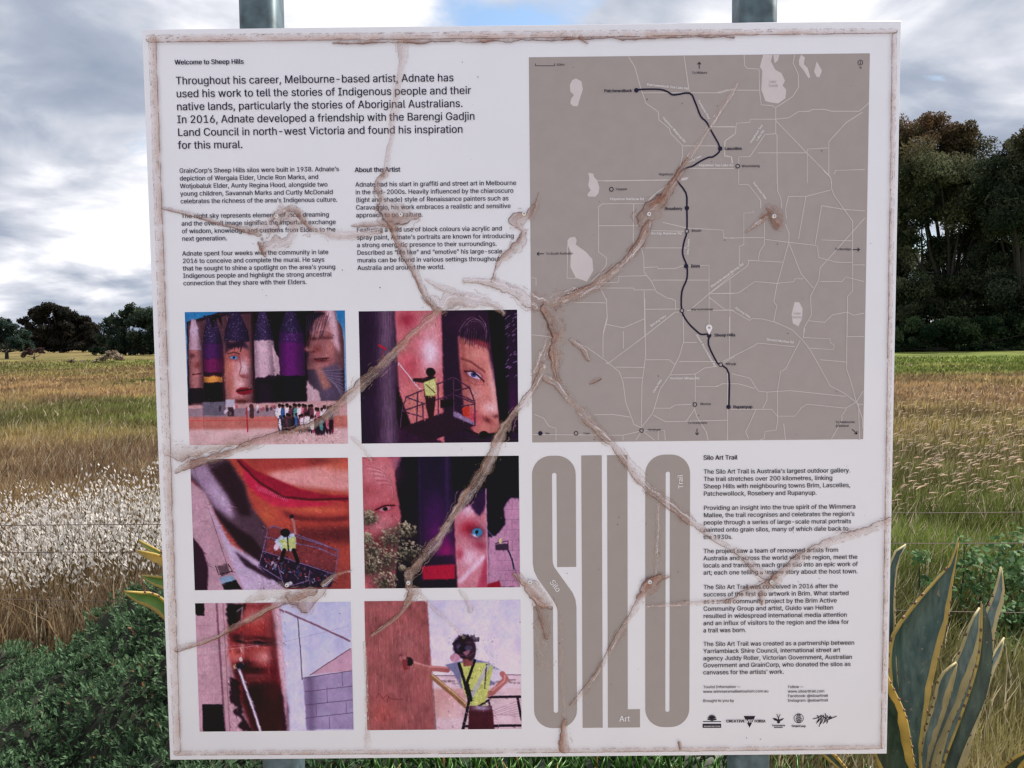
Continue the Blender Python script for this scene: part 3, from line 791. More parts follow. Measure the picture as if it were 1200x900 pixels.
for k, st in enumerate(((900, 268, 925, 262, 950, 250, 965, 238), (930, 240, 945, 262, 930, 290), (955, 245, 962, 270, 945, 325), (940, 285, 958, 262, 978, 240, 972, 275, 955, 305), (975, 245, 990, 262, 985, 285, 998, 250),
                        (990, 225, 996, 250, 1002, 270), (1005, 240, 1012, 262, 1030, 245, 1022, 270, 1040, 252), (1000, 275, 1030, 265, 1075, 247), (975, 300, 990, 285, 1010, 280, 1000, 300), (925, 300, 945, 275))):
    r.line(smooth([K(a, b) for a, b in zip(st[0::2], st[1::2])], 3), 0.0014, L2+0.00004*k)
r.build('partner_logo', m_inkp, sign)
C.objects.unlink(tob); bpy.data.objects.remove(tob)

# ================================================================== THE SIX PRINTED PHOTOGRAPHS (painted in code)
class Paint:
    def __init__(s, x0, y0, x1, y1, W=440, H=370):
        s.W, s.H = W, H; gx = x0+(np.arange(W)+0.5)/W*(x1-x0); gy = y0+(np.arange(H)+0.5)/H*(y1-y0)
        s.X, s.Y = np.meshgrid(gx, gy); s.I = np.zeros((H, W, 3)); s.px = (x1-x0)/W
    def blur(s, m, k):
        k = int(round(k/s.px))
        if k < 1: return m
        for _ in range(2):
            for ax in (0, 1):
                p = np.pad(m, [(k+1, k) if a == ax else (0, 0) for a in (0, 1)], mode='edge'); c = np.cumsum(p, ax)
                m = (np.take(c, range(2*k+1, c.shape[ax]), ax)-np.take(c, range(0, c.shape[ax]-2*k-1), ax))/(2*k+1)
        return m
    def mix(s, m, col, a=1.0):
        m = (np.clip(m, 0, 1)*a)[..., None]; s.I = s.I*(1-m)+np.asarray(col, float)*m
    def polym(s, pts, wob=0.0, seed=1):
        X, Y = s.X, s.Y
        if wob: X = X+(fbm(s.X/14, s.Y/14, seed)-.5)*wob*2; Y = Y+(fbm(s.X/14, s.Y/14, seed+50)-.5)*wob*2
        m = np.zeros(X.shape, bool); n = len(pts)
        for i in range(n):
            x1, y1 = pts[i]; x2, y2 = pts[(i+1) % n]
            if y1 == y2: continue
            c = ((Y >= min(y1, y2)) & (Y < max(y1, y2))); xi = x1+(Y-y1)*(x2-x1)/(y2-y1); m ^= c & (X < xi)
        return m.astype(float)
    def poly(s, pts, col, soft=1.2, a=1.0, wob=0.0, seed=1):
        if isinstance(pts, str): pts = parse(pts)
        s.mix(s.blur(s.polym(pts, wob, seed), soft), col, a); return s
    def win(s, x0, y0, x1, y1):
        dy = s.Y[1, 0]-s.Y[0, 0]; a = int(np.clip((x0-s.X[0, 0])/s.px, 0, s.W)); b = int(np.clip((x1-s.X[0, 0])/s.px+2, 0, s.W))
        c = int(np.clip((y0-s.Y[0, 0])/dy, 0, s.H)); d = int(np.clip((y1-s.Y[0, 0])/dy+2, 0, s.H)); return slice(c, d), slice(a, b)
    def mixw(s, w_, m, col, a):
        m = (np.clip(m, 0, 1)*a)[..., None]; s.I[w_] = s.I[w_]*(1-m)+np.asarray(col, float)*m
    def ell(s, cx, cy, rx, ry, col, a=1.0, rot=0, hard=False):
        R = max(rx, ry)*(1.2 if hard else 2.3); w_ = s.win(cx-R, cy-R, cx+R, cy+R); X, Y = s.X[w_], s.Y[w_]
        if not X.size: return s
        t = math.radians(rot); dx = X-cx; dy = Y-cy; u = (dx*math.cos(t)+dy*math.sin(t))/rx; v = (-dx*math.sin(t)+dy*math.cos(t))/ry
        r2 = u*u+v*v; s.mixw(w_, sstep(1.15, 0.85, np.sqrt(r2)) if hard else np.exp(-r2*1.2), col, a); return s
    def line(s, pts, w, col, a=1.0, soft=0.5):
        if isinstance(pts, str): pts = parse(pts)
        P = np.array(pts, float); g_ = w+soft+s.px*2; w_ = s.win(P[:, 0].min()-g_, P[:, 1].min()-g_, P[:, 0].max()+g_, P[:, 1].max()+g_); X, Y = s.X[w_], s.Y[w_]
        if not X.size: return s
        d = np.full(X.shape, 1e9)
        for (x1, y1), (x2, y2) in zip(pts[:-1], pts[1:]):
            L2_ = (x2-x1)**2+(y2-y1)**2+1e-9; t = np.clip(((X-x1)*(x2-x1)+(Y-y1)*(y2-y1))/L2_, 0, 1)
            d = np.minimum(d, np.hypot(X-x1-t*(x2-x1), Y-y1-t*(y2-y1)))
        s.mixw(w_, sstep(w/2+soft+s.px*.5, w/2-soft, d), col, a); return s
    def strokes(s, n, box=None, ln=14, w=3.5, jit=.30, ang=None, a=.55):
        """fine marks that pick up the colour they lie on, lighter or darker"""
        x0, y0, x1, y1 = box or (s.X[0, 0], s.Y[0, 0], s.X[0, -1], s.Y[-1, 0]); dy = s.Y[1, 0]-s.Y[0, 0]
        for k in range(n):
            x = rng.uniform(x0, x1); y = rng.uniform(y0, y1); i = int(np.clip((y-s.Y[0, 0])/dy, 0, s.H-1)); j = int(np.clip((x-s.X[0, 0])/s.px, 0, s.W-1))
            c = s.I[i, j]*(1+rng.normal(0, jit*.6))+rng.normal(0, 4, 3); t = (rng.uniform(0, 3.14) if ang is None else math.radians(ang)+rng.normal(0, .25)); l = ln*rng.uniform(.4, 1.2)
            s.line([(x, y), (x+l*math.cos(t), y+l*math.sin(t))], w*rng.uniform(.5, 1.2), np.clip(c, 0, 255), a, .8)
        return s
    def noise(s, amt, sx=12, sy=12, seed=3, o=4, m=None):
        n = (fbm(s.X/sx, s.Y/sy, seed, o)-.5)*2*amt*.5
        if m is not None: n = n*m
        s.I = s.I*(1+n[..., None]); return s
    def vgrad(s, c0, c1, y0, y1):
        t = sstep(y0, y1, s.Y)[..., None]; s.I = np.asarray(c0, float)*(1-t)+np.asarray(c1, float)*t; return s
    def done(s, name, tl, tr, bl, br, label):
        wx = s.X/s.px+(fbm(s.X/9, s.Y/9, 301, 3)-.5)*7/s.px*.3+(fbm(s.X/40, s.Y/40, 303, 2)-.5)*10/s.px*.5; x00 = s.X[0, 0]/s.px
        py_ = s.Y[1, 0]-s.Y[0, 0]; wy = s.Y/py_+(fbm(s.X/9, s.Y/9, 305, 3)-.5)*7/py_*.3+(fbm(s.X/40, s.Y/40, 307, 2)-.5)*10/py_*.5; y00 = s.Y[0, 0]/py_
        ix = np.clip(np.rint(wx-x00), 0, s.W-1).astype(int); iy = np.clip(np.rint(wy-y00), 0, s.H-1).astype(int)
        Wp = s.I[iy, ix]; s.I = s.I*.35+Wp*.65
        for q, sc in enumerate((70, 28, 11)): s.I = s.I*(1+((fbm(s.X/sc+q, s.Y/sc/1.3, 311+q, 3)-.5)*(.12, .10, .09)[q])[..., None])
        s.I = s.I*(1+(fbm(s.X/30, s.Y/30, 331, 3)-.5)[..., None]*np.array([.05, -.03, .03]))
        img = bpy.data.images.new(name, s.W, s.H, float_buffer=False); px = np.ones((s.H, s.W, 4), np.float32)
        lum = s.I.mean(-1, keepdims=True); s.I = (s.I*.76+lum*.24)*np.array([.93, .96, 1.02])
        I = np.clip(s.I, 0, 255)/255; I = I*(1-.7)+(I*I*(3-2*I))*.7; I = np.clip(I*255*np.array([1.0, .93, 1.0]), 0, 255)
        l = np.clip(lin(I)*1.12-.004, 0.002, 0.84); srgb = np.where(l <= 0.0031308, l*12.92, 1.055*l**(1/2.4)-0.055)
        px[..., :3] = srgb[::-1]; img.pixels.foreach_set(px.ravel()); img.update(); img.pack()
        m, t, b = new_mat(name); n = t.nodes.new('ShaderNodeTexImage'); n.image = img; n.interpolation = 'Cubic'; n.extension = 'EXTEND'
        t.links.new(n.outputs[0], b.inputs['Base Color']); b.inputs['Roughness'].default_value = 0.5; b.inputs['Specular IOR Level'].default_value = 0.15
        x0, x1, z0, z1 = rectpx(tl, tr, bl, br)
        o = mesh_np('printed_photo', loc([(x0, -L1, z0), (x1, -L1, z0), (x1, -L1, z1), (x0, -L1, z1)]), np.array([[0, 1, 2, 3]]), m, sign, uv=[(0, 0), (1, 0), (1, 1), (0, 1)])
        o['label'] = label; return o
def silo_bricks(p, x0, x1, y0, y1, sx=60, sy=34, a=0.10):
    m = ((s_ := np.abs(((p.Y-y0)/sy) % 1-0.5)) > 0.47) | ((np.abs((((p.X-x0)/sx)+0.5*(np.floor((p.Y-y0)/sy) % 2)) % 1-0.5)) > 0.485)
    m = m & (p.X > x0) & (p.X < x1) & (p.Y > y0) & (p.Y < y1); p.mix(m.astype(float), (70, 40, 60), a)

# 1: row of painted silos with a group of people in front
p = Paint(85, 78, 1040, 855, 560, 460)
p.vgrad((40, 128, 172), (120, 160, 185), 78, 300)
p.poly('95 135 300 85 480 78 600 78 985 78 1005 300 1030 620 1040 700 85 700', (30, 14, 30), 1)
p.poly('100 140 200 118 480 80 480 640 105 640', (96, 60, 66), 2).poly('100 135 290 82 480 78 480 90 300 100 102 150', (60, 38, 46), 1)
def silo(x0, x1, top, bot, bands, name_seed):
    m = p.polym([(x0+(x1-x0)*.30, top), (x0+(x1-x0)*.62, top), (x1-12, top+110), (x1, top+190), (x1, bot), (x0, bot), (x0, top+190), (x0+8, top+110)], 1.5, name_seed); m = p.blur(m, 1.5)
    for (ya, yb, c) in bands: p.mix(m*sstep(ya-9, ya+9, p.Y+(fbm(p.X/20, p.Y/20, name_seed)-.5)*16)*(1-sstep(yb-9, yb+9, p.Y)), c)
    u = (p.X-x0)/(x1-x0); p.mix(m, (15, 5, 22), 1); 
    for (ya, yb, c) in bands:
        mm_ = m*sstep(ya-6, ya+6, p.Y+(fbm(p.X/18, p.Y/18, name_seed)-.5)*14)*(1-sstep(yb-2, yb+6, p.Y)); p.mix(mm_, c)
    p.mix(m*np.clip(np.abs(u-.45)*1.9-.25, 0, 1), (12, 4, 20), .55)
    return m
pk = (205, 165, 165)
silo(98, 180, 120, 605, [(60, 300, (188, 150, 155)), (300, 520, (176, 112, 104)), (520, 640, (46, 18, 44))], 1)
silo(186, 305, 100, 600, [(60, 260, (64, 44, 82)), (260, 350, (92, 34, 100)), (350, 430, (128, 28, 92)), (430, 452, (70, 25, 50)), (452, 488, (236, 156, 62)), (488, 640, (34, 12, 34))], 2)
silo(314, 468, 80, 615, [(60, 250, (60, 42, 78)), (250, 640, (206, 134, 122))], 3)
silo(492, 612, 78, 610, [(40, 245, (66, 48, 84)), (245, 480, (208, 172, 172)), (480, 640, (50, 20, 50))], 4)
silo(640, 795, 78, 615, [(40, 200, (58, 42, 78)), (200, 260, (86, 36, 100)), (260, 455, (112, 22, 112)), (455, 640, (34, 14, 42))], 5)
silo(806, 1028, 60, 610, [(0, 420, (168, 108, 100)), (420, 640, (92, 74, 88))], 6)
p.poly('185 100 230 110 250 170 280 110 305 160 300 100', (20, 8, 24), 2)
p.ell(140, 180, 26, 40, (206, 186, 196), .8).ell(148, 385, 22, 22, (120, 50, 46), .7).line('118 440 168 436', 7, (80, 24, 30), .8, 2).ell(122, 330, 20, 16, (80, 40, 46), .7)
# generic painted face on the third silo
p.poly('316 300 330 260 440 280 466 330 466 400 316 330', (186, 100, 88), 12, .8)
p.ell(335, 420, 28, 110, (206, 116, 84), .8).ell(425, 400, 32, 60, (232, 200, 196), .75).ell(370, 480, 50, 60, (224, 170, 158), .7)
p.ell(372, 345, 42, 20, (120, 50, 50), .8).ell(370, 345, 24, 11, (92, 130, 158), 1, 5, True).ell(370, 344, 7, 8, (20, 14, 30), 1, 0, True)
p.ell(425, 452, 28, 12, (150, 70, 66), .8).ell(425, 540, 48, 22, (150, 26, 50), 1, 0, True).line('380 540 468 528', 6, (50, 8, 20), 1, 2).ell(400, 600, 60, 18, (84, 30, 30), .8)
p.poly('316 250 360 262 440 240 460 300 420 280 350 290 318 330', (54, 34, 62), 6, .9, 6)
# torn white patch, generic cheek and scarf on the last silo
p.poly('598 270 640 360 640 460 612 470', (200, 166, 162), 2, .9, 10).poly('480 470 660 440 660 500 480 495', (32, 12, 36), 2, .9, 14)
p.poly('806 110 870 80 930 90 860 130 830 200 815 330 806 420', (38, 22, 44), 5, .95, 6).poly('930 78 985 78 1005 330 960 250 940 140', (216, 178, 176), 8, .9)
p.ell(920, 235, 44, 12, (84, 40, 44), .85).ell(870, 300, 30, 26, (140, 66, 58), .8).ell(890, 365, 54, 14, (96, 28, 38), .85).ell(940, 300, 38, 60, (196, 128, 112), .55).ell(852, 240, 22, 10, (74, 34, 40), .8)
p.poly('850 420 940 400 1000 380 1028 600 900 590 880 500', (98, 82, 100), 8, .9, 12).poly('850 400 900 420 950 520 900 540', (186, 120, 96), 8, .8).poly('800 480 880 560 880 620 800 620', (200, 166, 160), 3, .9, 10)
for k in range(9): p.line([(880+12*k, 430+10*k), (1020, 420+22*k)], 4, (150, 136, 150), .5, 2)
p.line('830 225 800 300 830 318 850 312', 9, (110, 50, 46), .8, 4).ell(812, 300, 20, 14, (206, 140, 122), .7).line('850 358 940 352', 5, (50, 14, 20), .9, 2).ell(900, 190, 60, 34, (206, 146, 132), .7)
for k in range(7): p.line(smooth([(860+6*k, 205+5*k), (910, 196+6*k), (965, 214+5*k)], 3), 2.5, (120, 62, 58), .5, 1.5)
for k in range(22): p.line([(806+7*k, 100+rng.uniform(-10, 20)), (800+5*k, 190+rng.uniform(0, 60))], 3, (92, 76, 100) if k % 2 else (26, 12, 32), .5, 1.5)
for k in range(18): p.line([(325+6*k, 250+rng.uniform(-8, 8)), (335+5*k, 290+rng.uniform(-12, 22))], 4, (40, 22, 46), .7, 1.5)
p.line('335 322 370 312 405 324', 6, (70, 34, 40), .8, 2).line('400 330 412 400 398 440 420 462 448 460', 5, (140, 74, 66), .7, 3).ell(345, 500, 26, 70, (170, 84, 64), .6).ell(405, 500, 26, 12, (240, 200, 190), .6)
for x in (238, 372, 545, 712): 
    for k in range(60): p.ell(x+rng.normal(0, 26), rng.uniform(90, 250), 3, 3, (150, 136, 170), .4, 0, True)
p.line('487 80 487 690', 10, (66, 34, 38), 1).line('300 300 300 640', 5, (90, 34, 60), 1)
p.noise(.22, 3, 3, 8)
# ground
p.poly('85 620 1040 600 1040 855 85 855', (196, 150, 138), 3).poly('85 640 620 640 620 690 85 700', (150, 128, 128), 2)
p.poly('170 604 310 600 312 680 172 682', (112, 104, 112), 1).poly('312 588 366 588 366 634 312 634', (180, 172, 176), 1).poly('322 634 358 634 360 690 320 690', (60, 44, 44), 2, .8)
p.poly('85 690 1040 690 1040 770 85 772', (196, 112, 92), 4, .9).poly('85 762 1040 760 1040 855 85 855', (214, 176, 160), 6, .9).line('100 712 610 712', 5, (214, 84, 78), .9)
p.line('436 640 438 780', 7, (190, 40, 52), 1).line('175 640 176 770', 2, (150, 80, 80), .8); p.line('465 630 466 690', 26, (86, 50, 52), .9)
for k in range(26): p.ell(330+rng.uniform(-60, 280), 650+rng.uniform(-20, 20), 8, 12, rng.choice([(230, 215, 210), (70, 40, 50), (190, 70, 70)]), .6, 0, True)
p.noise(.13, 9, 4, 9)
sh = [(228, 226, 234), (50, 34, 46), (226, 200, 206), (60, 100, 150), (110, 60, 70), (232, 212, 222), (70, 60, 66), (206, 110, 120), (90, 150, 140), (240, 236, 240)]
for k in range(34):
    row = k % 2; x = 640+(k//2)*19+rng.uniform(-6, 6); y = 635+row*55+rng.uniform(-8, 8)+12*(k > 20); c = sh[int(rng.integers(len(sh)))] if k > 1 else sh[0]
    wd = 30 if k == 0 else 15; le = 92 if row == 0 else 58
    p.ell(x-6, y+le*1.1, 7, le*.55, (56, 38, 52), 1, 0, True).ell(x+7, y+le*1.1, 7, le*.55, (rng.integers(30, 190), 50, 70), .9, 0, True)
    p.ell(x, y+38, wd*.9, 36, c, 1, 0, True).ell(x, y, 9, 12, (112, 66, 58), 1, 0, True).ell(x, y-6, 10, 8, (36, 20, 28), 1, 0, True)
p.noise(.12, 2.5, 2.5, 12)
p.strokes(1300, (90, 80, 1035, 610), 12, 3.2, .28, 80).strokes(500, (620, 620, 1000, 850), 9, 3.5, .5).strokes(300, (90, 610, 1035, 850), 14, 3, .12, 5)
p.done('photo_silo_row', (217, 365.6), (404, 364), (221.6, 521), (408, 520.5), 'printed photograph of a group of people before a row of painted silos')

# 2: painter on a lift basket before a painted wall
p = Paint(102, 68, 1035, 846, 480, 400)
p.I[:] = (66, 22, 62)
p.poly('100 60 325 60 322 850 100 850', (64, 40, 64), 3); p.mix(np.exp(-((p.X-262)/52)**2), (128, 98, 118), .8); p.mix((p.X < 322)*np.exp(-((p.X-130)/60)**2), (52, 16, 58), .8)
p.noise(.45, 3.5, 60, 4, 4, (p.X < 322).astype(float))
p.poly('315 60 596 60 600 850 395 740 330 540', (206, 112, 110), 3)
p.ell(390, 120, 60, 50, (170, 40, 64), .8).ell(520, 310, 60, 110, (240, 212, 214), .9).ell(400, 400, 60, 80, (200, 74, 84), .7).ell(520, 150, 70, 70, (224, 156, 148), .8).ell(430, 620, 70, 110, (214, 130, 108), .9).ell(560, 560, 40, 90, (216, 120, 104), .9)
p.poly('316 500 400 745 330 760 316 700', (40, 14, 36), 3)
p.poly('590 68 862 68 930 800 720 850 596 850', (56, 20, 58), 3)
p.poly('685 215 740 235 860 285 880 420 935 790 780 800 720 700 690 350', (206, 122, 104), 5)
p.ell(760, 140, 110, 70, (76, 44, 66), .9); 
for k in range(16): p.line(smooth([(690+8*k, 190-6*k), (760+6*k, 110+3*k), (850, 150+6*k)], 4), 2.5, (176, 146, 160) if k % 3 == 0 else (44, 18, 44), .55, 1.2)
for k in range(40): p.line([(700+4.5*k, 215+rng.uniform(-60, 0)+k), (690+4.6*k, 235+rng.uniform(0, 34)+k*1.1)], 3, (40, 18, 36) if k % 3 else (110, 80, 96), .6, 1.5)
p.poly('690 230 720 240 735 420 760 520 730 700 716 560 700 400', (150, 74, 66), 8, .6).line('735 470 780 505 835 505', 4, (150, 84, 80), .7, 2).line('880 470 905 560 925 660 900 700 870 690', 7, (160, 90, 84), .7, 4).ell(905, 690, 20, 12, (90, 30, 36), .8, 20).ell(800, 330, 60, 40, (226, 150, 126), .6)
p.ell(820, 260, 60, 18, (168, 60, 70), .9, 20).line('705 350 760 370 840 430', 12, (120, 56, 54), .7, 5)
p.ell(775, 445, 62, 30, (120, 50, 62), .8, 24).ell(778, 447, 44, 17, (196, 176, 190), 1, 24, True).ell(775, 444, 17, 16, (82, 84, 140), 1, 0, True).ell(775, 444, 7, 7, (16, 10, 24), 1, 0, True).line('722 425 770 425 835 485', 7, (60, 18, 30), 1, 2)
p.ell(890, 520, 26, 160, (236, 180, 158), .7, -8).ell(870, 640, 50, 40, (238, 190, 176), .8).ell(780, 560, 50, 40, (214, 150, 134), .8).ell(850, 712, 36, 18, (110, 40, 46), .8, 35).ell(760, 700, 44, 60, (196, 56, 76), .8)
p.poly('862 60 1040 60 1040 850 935 850', (30, 8, 36), 2).poly('960 60 1040 60 1040 850 990 850', (58, 14, 62), 5, .9).ell(1005, 640, 30, 150, (92, 10, 88), .8)
for k in range(34):
    x = rng.uniform(962, 1028); y = rng.uniform(80, 480); p.line([(x, y), (x+rng.uniform(8, 18), y-rng.uniform(6, 14))], 2.2, (206, 190, 214), .6, .8)
p.noise(.16, 5, 9, 14)
fr = (70, 30, 56); lt = (150, 120, 140)
p.poly('328 755 650 650 782 745 500 838', (58, 26, 50), 1).poly('650 650 782 730 782 748 650 690', (146, 122, 148), 1)
for s_ in ('335 755 345 655 372 572 655 460 748 520 778 606 778 745', '345 655 650 560 778 615', '372 572 470 610 470 700', '440 545 432 720', '655 460 655 660', '748 520 660 540', '562 500 562 690', '700 630 778 618', '345 655 460 690', '690 560 768 600'):
    p.line(s_, 7, fr, 1, 1).line([(a-1, b-2) for a, b in parse(s_)], 2, lt, .6, .6)
p.line('330 372 408 470 452 525', 5, (206, 190, 190), 1, .8)
p.poly('412 462 480 462 520 445 545 455 552 560 480 575 478 490 415 482', (56, 30, 38), 2).poly('476 488 548 462 554 560 486 574', (196, 208, 112), 1.5).line('490 500 545 550', 5, (80, 60, 60), .8).ell(520, 428, 28, 26, (40, 18, 28), 1, 0, True)
p.poly('484 565 548 570 540 640 530 705 505 705 490 640', (62, 26, 36), 2); p.poly('575 590 650 590 650 630 575 640', (36, 12, 30), 2)
p.poly('700 640 745 630 748 690 710 690', (200, 60, 40), 2).line('718 768 800 800 830 785 860 800 1035 782', 11, (26, 12, 24), 1, 2).line('720 820 860 830 1035 832', 6, (60, 50, 60), 1).ell(828, 800, 26, 22, (20, 10, 20), 1, 0, True)
p.line('220 268 255 290', 12, (200, 30, 60), 1, 2).line('240 290 236 340', 5, (160, 30, 50), .7); p.noise(.14, 2.5, 2.5, 15)
p.strokes(900, (320, 70, 900, 840), 16, 3.5, .22, 75).strokes(500, (320, 450, 790, 840), 9, 3, .5)
p.done('photo_lift_basket', (420, 364.4), (605.6, 363.4), (424, 520), (608, 517.8), 'printed photograph of a painter in a hi-vis vest on a lift basket')

# 3: looking down on a painter, a huge painted mouth above
p = Paint(115, 62, 1053, 832, 480, 400)
p.I[:] = (190, 78, 58)
p.mix(sstep(500, 800, p.Y), (140, 66, 60), .6); p.mix(np.exp(-((p.Y-330-0.1*(p.X-700))/60)**2)*(p.X > 560), (186, 60, 60), .4)
p.poly('420 55 560 140 760 120 960 110 1055 80 1055 60', (178, 70, 60), 12, .9).poly('560 145 700 130 900 110 1055 130 1055 260 760 230 620 190', (226, 156, 140), 14, .9).ell(980, 90, 90, 60, (224, 120, 84), .7).ell(900, 80, 100, 22, (120, 48, 50), .5)
p.poly('385 62 420 66 500 130 640 190 760 240 900 275 1055 285 1055 320 900 305 740 300 600 260 480 180', (168, 24, 56), 4)
p.poly('425 110 500 185 620 270 760 305 900 320 980 325 860 345 740 350 600 340 500 270 440 200', (206, 36, 72), 5).line('400 75 520 200 660 285 820 305 1050 300', 12, (96, 10, 36), .9, 5)
for k in range(14): p.line([(500+14*k, 215+6*k), (520+13*k, 250+5*k)], 4, (236, 150, 170), .45, 2)
p.poly('640 360 760 400 900 410 1050 400 1050 430 860 440 700 420', (110, 36, 44), 10, .8).ell(860, 365, 170, 20, (220, 110, 66), .8, 2).ell(560, 400, 60, 80, (212, 106, 62), .7, 30).ell(860, 450, 150, 18, (190, 70, 50), .5).poly('700 470 1055 460 1055 560 800 560', (98, 36, 44), 22, .8)
p.poly('300 60 340 65 430 200 470 340 560 460 560 580 490 700 380 560 260 400 170 250 115 180 115 62', (92, 66, 76), 10)
p.poly('115 62 190 62 240 140 340 300 360 420 250 340 160 200 115 150', (166, 140, 156), 12, .9).ell(290, 300, 34, 110, (196, 170, 188), .8, -35).poly('230 120 340 75 430 220 470 400 400 390 330 260', (56, 28, 40), 10, .9).poly('230 340 330 430 470 520 530 600 520 690 380 560', (52, 24, 38), 8, .95)
p.poly('115 190 200 260 330 560 400 832 115 832', (186, 146, 148), 6).poly('210 330 340 560 620 740 660 832 400 832 330 640', (190, 168, 184), 7).poly('360 600 480 690 640 780 560 770 420 690', (52, 26, 44), 6, .9)
p.line('230 400 345 790', 3, (90, 60, 70), .6).line('118 62 230 400', 2, (90, 60, 70), .3).poly('115 520 170 590 200 700 190 832 115 832', (64, 22, 52), 4)
p.poly('255 690 312 675 328 730 275 755', (110, 84, 88), 1).poly('265 760 345 740 362 775 280 800', (130, 160, 172), 1).poly('280 798 362 770 396 828 292 830', (16, 22, 38), 1).line('245 690 262 740 345 720 320 680', 4, (60, 30, 40), 1)
for k in range(60): p.line([(x := rng.uniform(480, 1040), y := rng.uniform(440, 820)), (x+rng.uniform(-10, 10), y+rng.uniform(20, 60))], 2, (110, 44, 50), .18, 1)
p.noise(.14, 6, 10, 24)
p.poly('565 470 600 455 985 600 940 800 800 832 500 690', (104, 50, 62), 2, .55)
p.poly('520 600 965 740 930 822 650 822 505 700', (46, 34, 58), 2, .95)
for k in range(90):
    x = rng.uniform(530, 930); y = 610+(x-530)*.32+rng.uniform(10, 90); c = [(150, 60, 60), (120, 116, 136), (70, 96, 140), (196, 176, 180), (30, 16, 36), (170, 40, 60)][int(rng.integers(6))]
    p.line([(x, y), (x+rng.uniform(-16, 22), y+rng.uniform(-22, 26))], 5, c, .8, 1)
for s_ in ('570 470 600 455 985 602 960 740 905 822', '565 480 505 690 640 775 660 820 800 780', '520 600 960 745', '545 520 870 590 975 640', '735 520 985 602', '640 775 620 690', '800 780 810 720'): p.line(s_, 6, (92, 70, 104), 1, 1).line(s_, 2, (190, 160, 180), .6, .6)
p.line('700 520 728 500 722 440 706 400', 14, (176, 116, 104), 1, 2).ell(710, 402, 13, 12, (50, 30, 44), 1, 0, True).poly('600 545 650 510 720 500 735 560 700 605 640 600', (176, 196, 206), 2).poly('630 540 730 520 728 590 650 605', (186, 206, 110), 1.5).line('680 520 686 605', 8, (60, 40, 60), .9).ell(668, 498, 28, 24, (30, 18, 34), 1, 0, True).ell(612, 580, 14, 24, (214, 190, 190), 1, 20, True)
p.line('660 600 640 660', 22, (34, 18, 34), 1).line('715 600 740 670', 22, (34, 18, 34), 1).ell(690, 795, 12, 11, (220, 214, 210), 1, 0, True).noise(.14, 3, 3, 26)
p.strokes(1300, None, 24, 4, .18, 25).strokes(700, (500, 450, 980, 825), 10, 3.5, .55)
p.done('photo_painted_mouth', (223, 538), (408, 536.4), (228.2, 691.6), (411, 690), 'printed photograph looking down on a painter under a huge red mouth')

# 4: two painted faces, a gum tree and a far lift
p = Paint(78, 47, 992, 820, 480, 400)
p.I[:] = (28, 12, 40)
p.poly('400 47 600 47 612 820 400 820', (44, 24, 62), 3).ell(520, 520, 90, 130, (120, 10, 110), .95).ell(500, 360, 80, 110, (86, 16, 96), .8).ell(560, 600, 60, 60, (160, 12, 100), .8)
p.line('412 47 412 640', 3, (70, 40, 90), .8).mix(np.exp(-((p.X-572)/14)**2)*(p.Y < 500), (72, 48, 90), .7)
p.poly('400 640 612 625 612 690 500 700 400 680', (50, 10, 60), 5, .95).poly('410 690 612 680 612 772 420 772', (190, 14, 60), 4).poly('400 772 612 768 612 820 400 820', (40, 8, 50), 3)
p.poly('70 47 300 47 265 130 280 260 300 400 250 820 70 820', (196, 100, 100), 4, 1, 5).ell(170, 140, 110, 80, (216, 134, 130), .8).ell(110, 240, 60, 40, (180, 80, 84), .7)
for k in range(9): p.line(smooth([(100+10*k, 100+14*k), (180+9*k, 120+12*k), (250, 190+14*k)], 3), 3, (226, 168, 164) if k % 2 else (150, 66, 72), .5, 1.5)
p.ell(200, 345, 62, 26, (150, 40, 56), .8, -14).ell(205, 350, 32, 13, (186, 130, 136), .9, -12, True).ell(208, 350, 14, 12, (30, 14, 26), 1, 0, True).line('150 355 205 330 262 330', 8, (84, 18, 30), 1, 2).ell(180, 450, 70, 60, (224, 140, 140), .7).ell(180, 560, 60, 70, (170, 30, 50), .8)
p.poly('250 47 310 47 290 110 262 130', (150, 90, 110), 4, .6, 8)
p.poly('606 340 700 300 800 250 806 820 622 820', (206, 128, 130), 4).ell(690, 360, 50, 36, (226, 186, 196), .8).poly('600 250 800 230 800 330 760 400 700 330 600 400', (50, 16, 70), 6, .9, 10)
p.ell(700, 470, 66, 50, (176, 24, 50), .9).ell(745, 495, 44, 36, (70, 30, 60), .9).ell(745, 492, 30, 24, (60, 140, 170), 1, 0, True).ell(742, 490, 9, 11, (14, 20, 44), 1, 0, True).ell(728, 512, 22, 8, (200, 206, 220), .9, 25).ell(760, 570, 50, 30, (150, 20, 54), .6, 20)
p.ell(690, 640, 70, 60, (232, 190, 194), .8).ell(640, 620, 26, 40, (186, 50, 70), .7).line('640 780 700 720 780 640', 26, (236, 206, 214), .7, 12).poly('740 820 800 600 806 820', (180, 40, 72), 8, .7).line('798 240 804 820', 8, (200, 150, 160), .8, 2)
p.poly('800 47 995 47 995 300 930 290 905 350 910 460 850 515 806 500', (8, 6, 44), 3, 1, 6).poly('806 520 850 515 910 450 900 350 935 295 995 295 995 820 806 820', (186, 134, 152), 3, 1, 6); silo_bricks(p, 860, 992, 300, 820, 90, 60, .2)
p.poly('800 800 870 780 880 820 800 820', (170, 20, 50), 2)
p.noise(.14, 6, 12, 34)
p.poly('715 380 850 525 840 530', (180, 170, 180), 2, .45)
p.line('925 600 945 650 958 710', 9, (60, 54, 80), 1).line('958 700 990 790', 4, (130, 110, 130), 1).poly('850 565 925 560 925 600 850 600', (48, 30, 54), 1, .8).line('850 560 925 545 925 600', 4, (60, 44, 60), 1).ell(878, 545, 9, 16, (200, 196, 120), 1, 0, True)
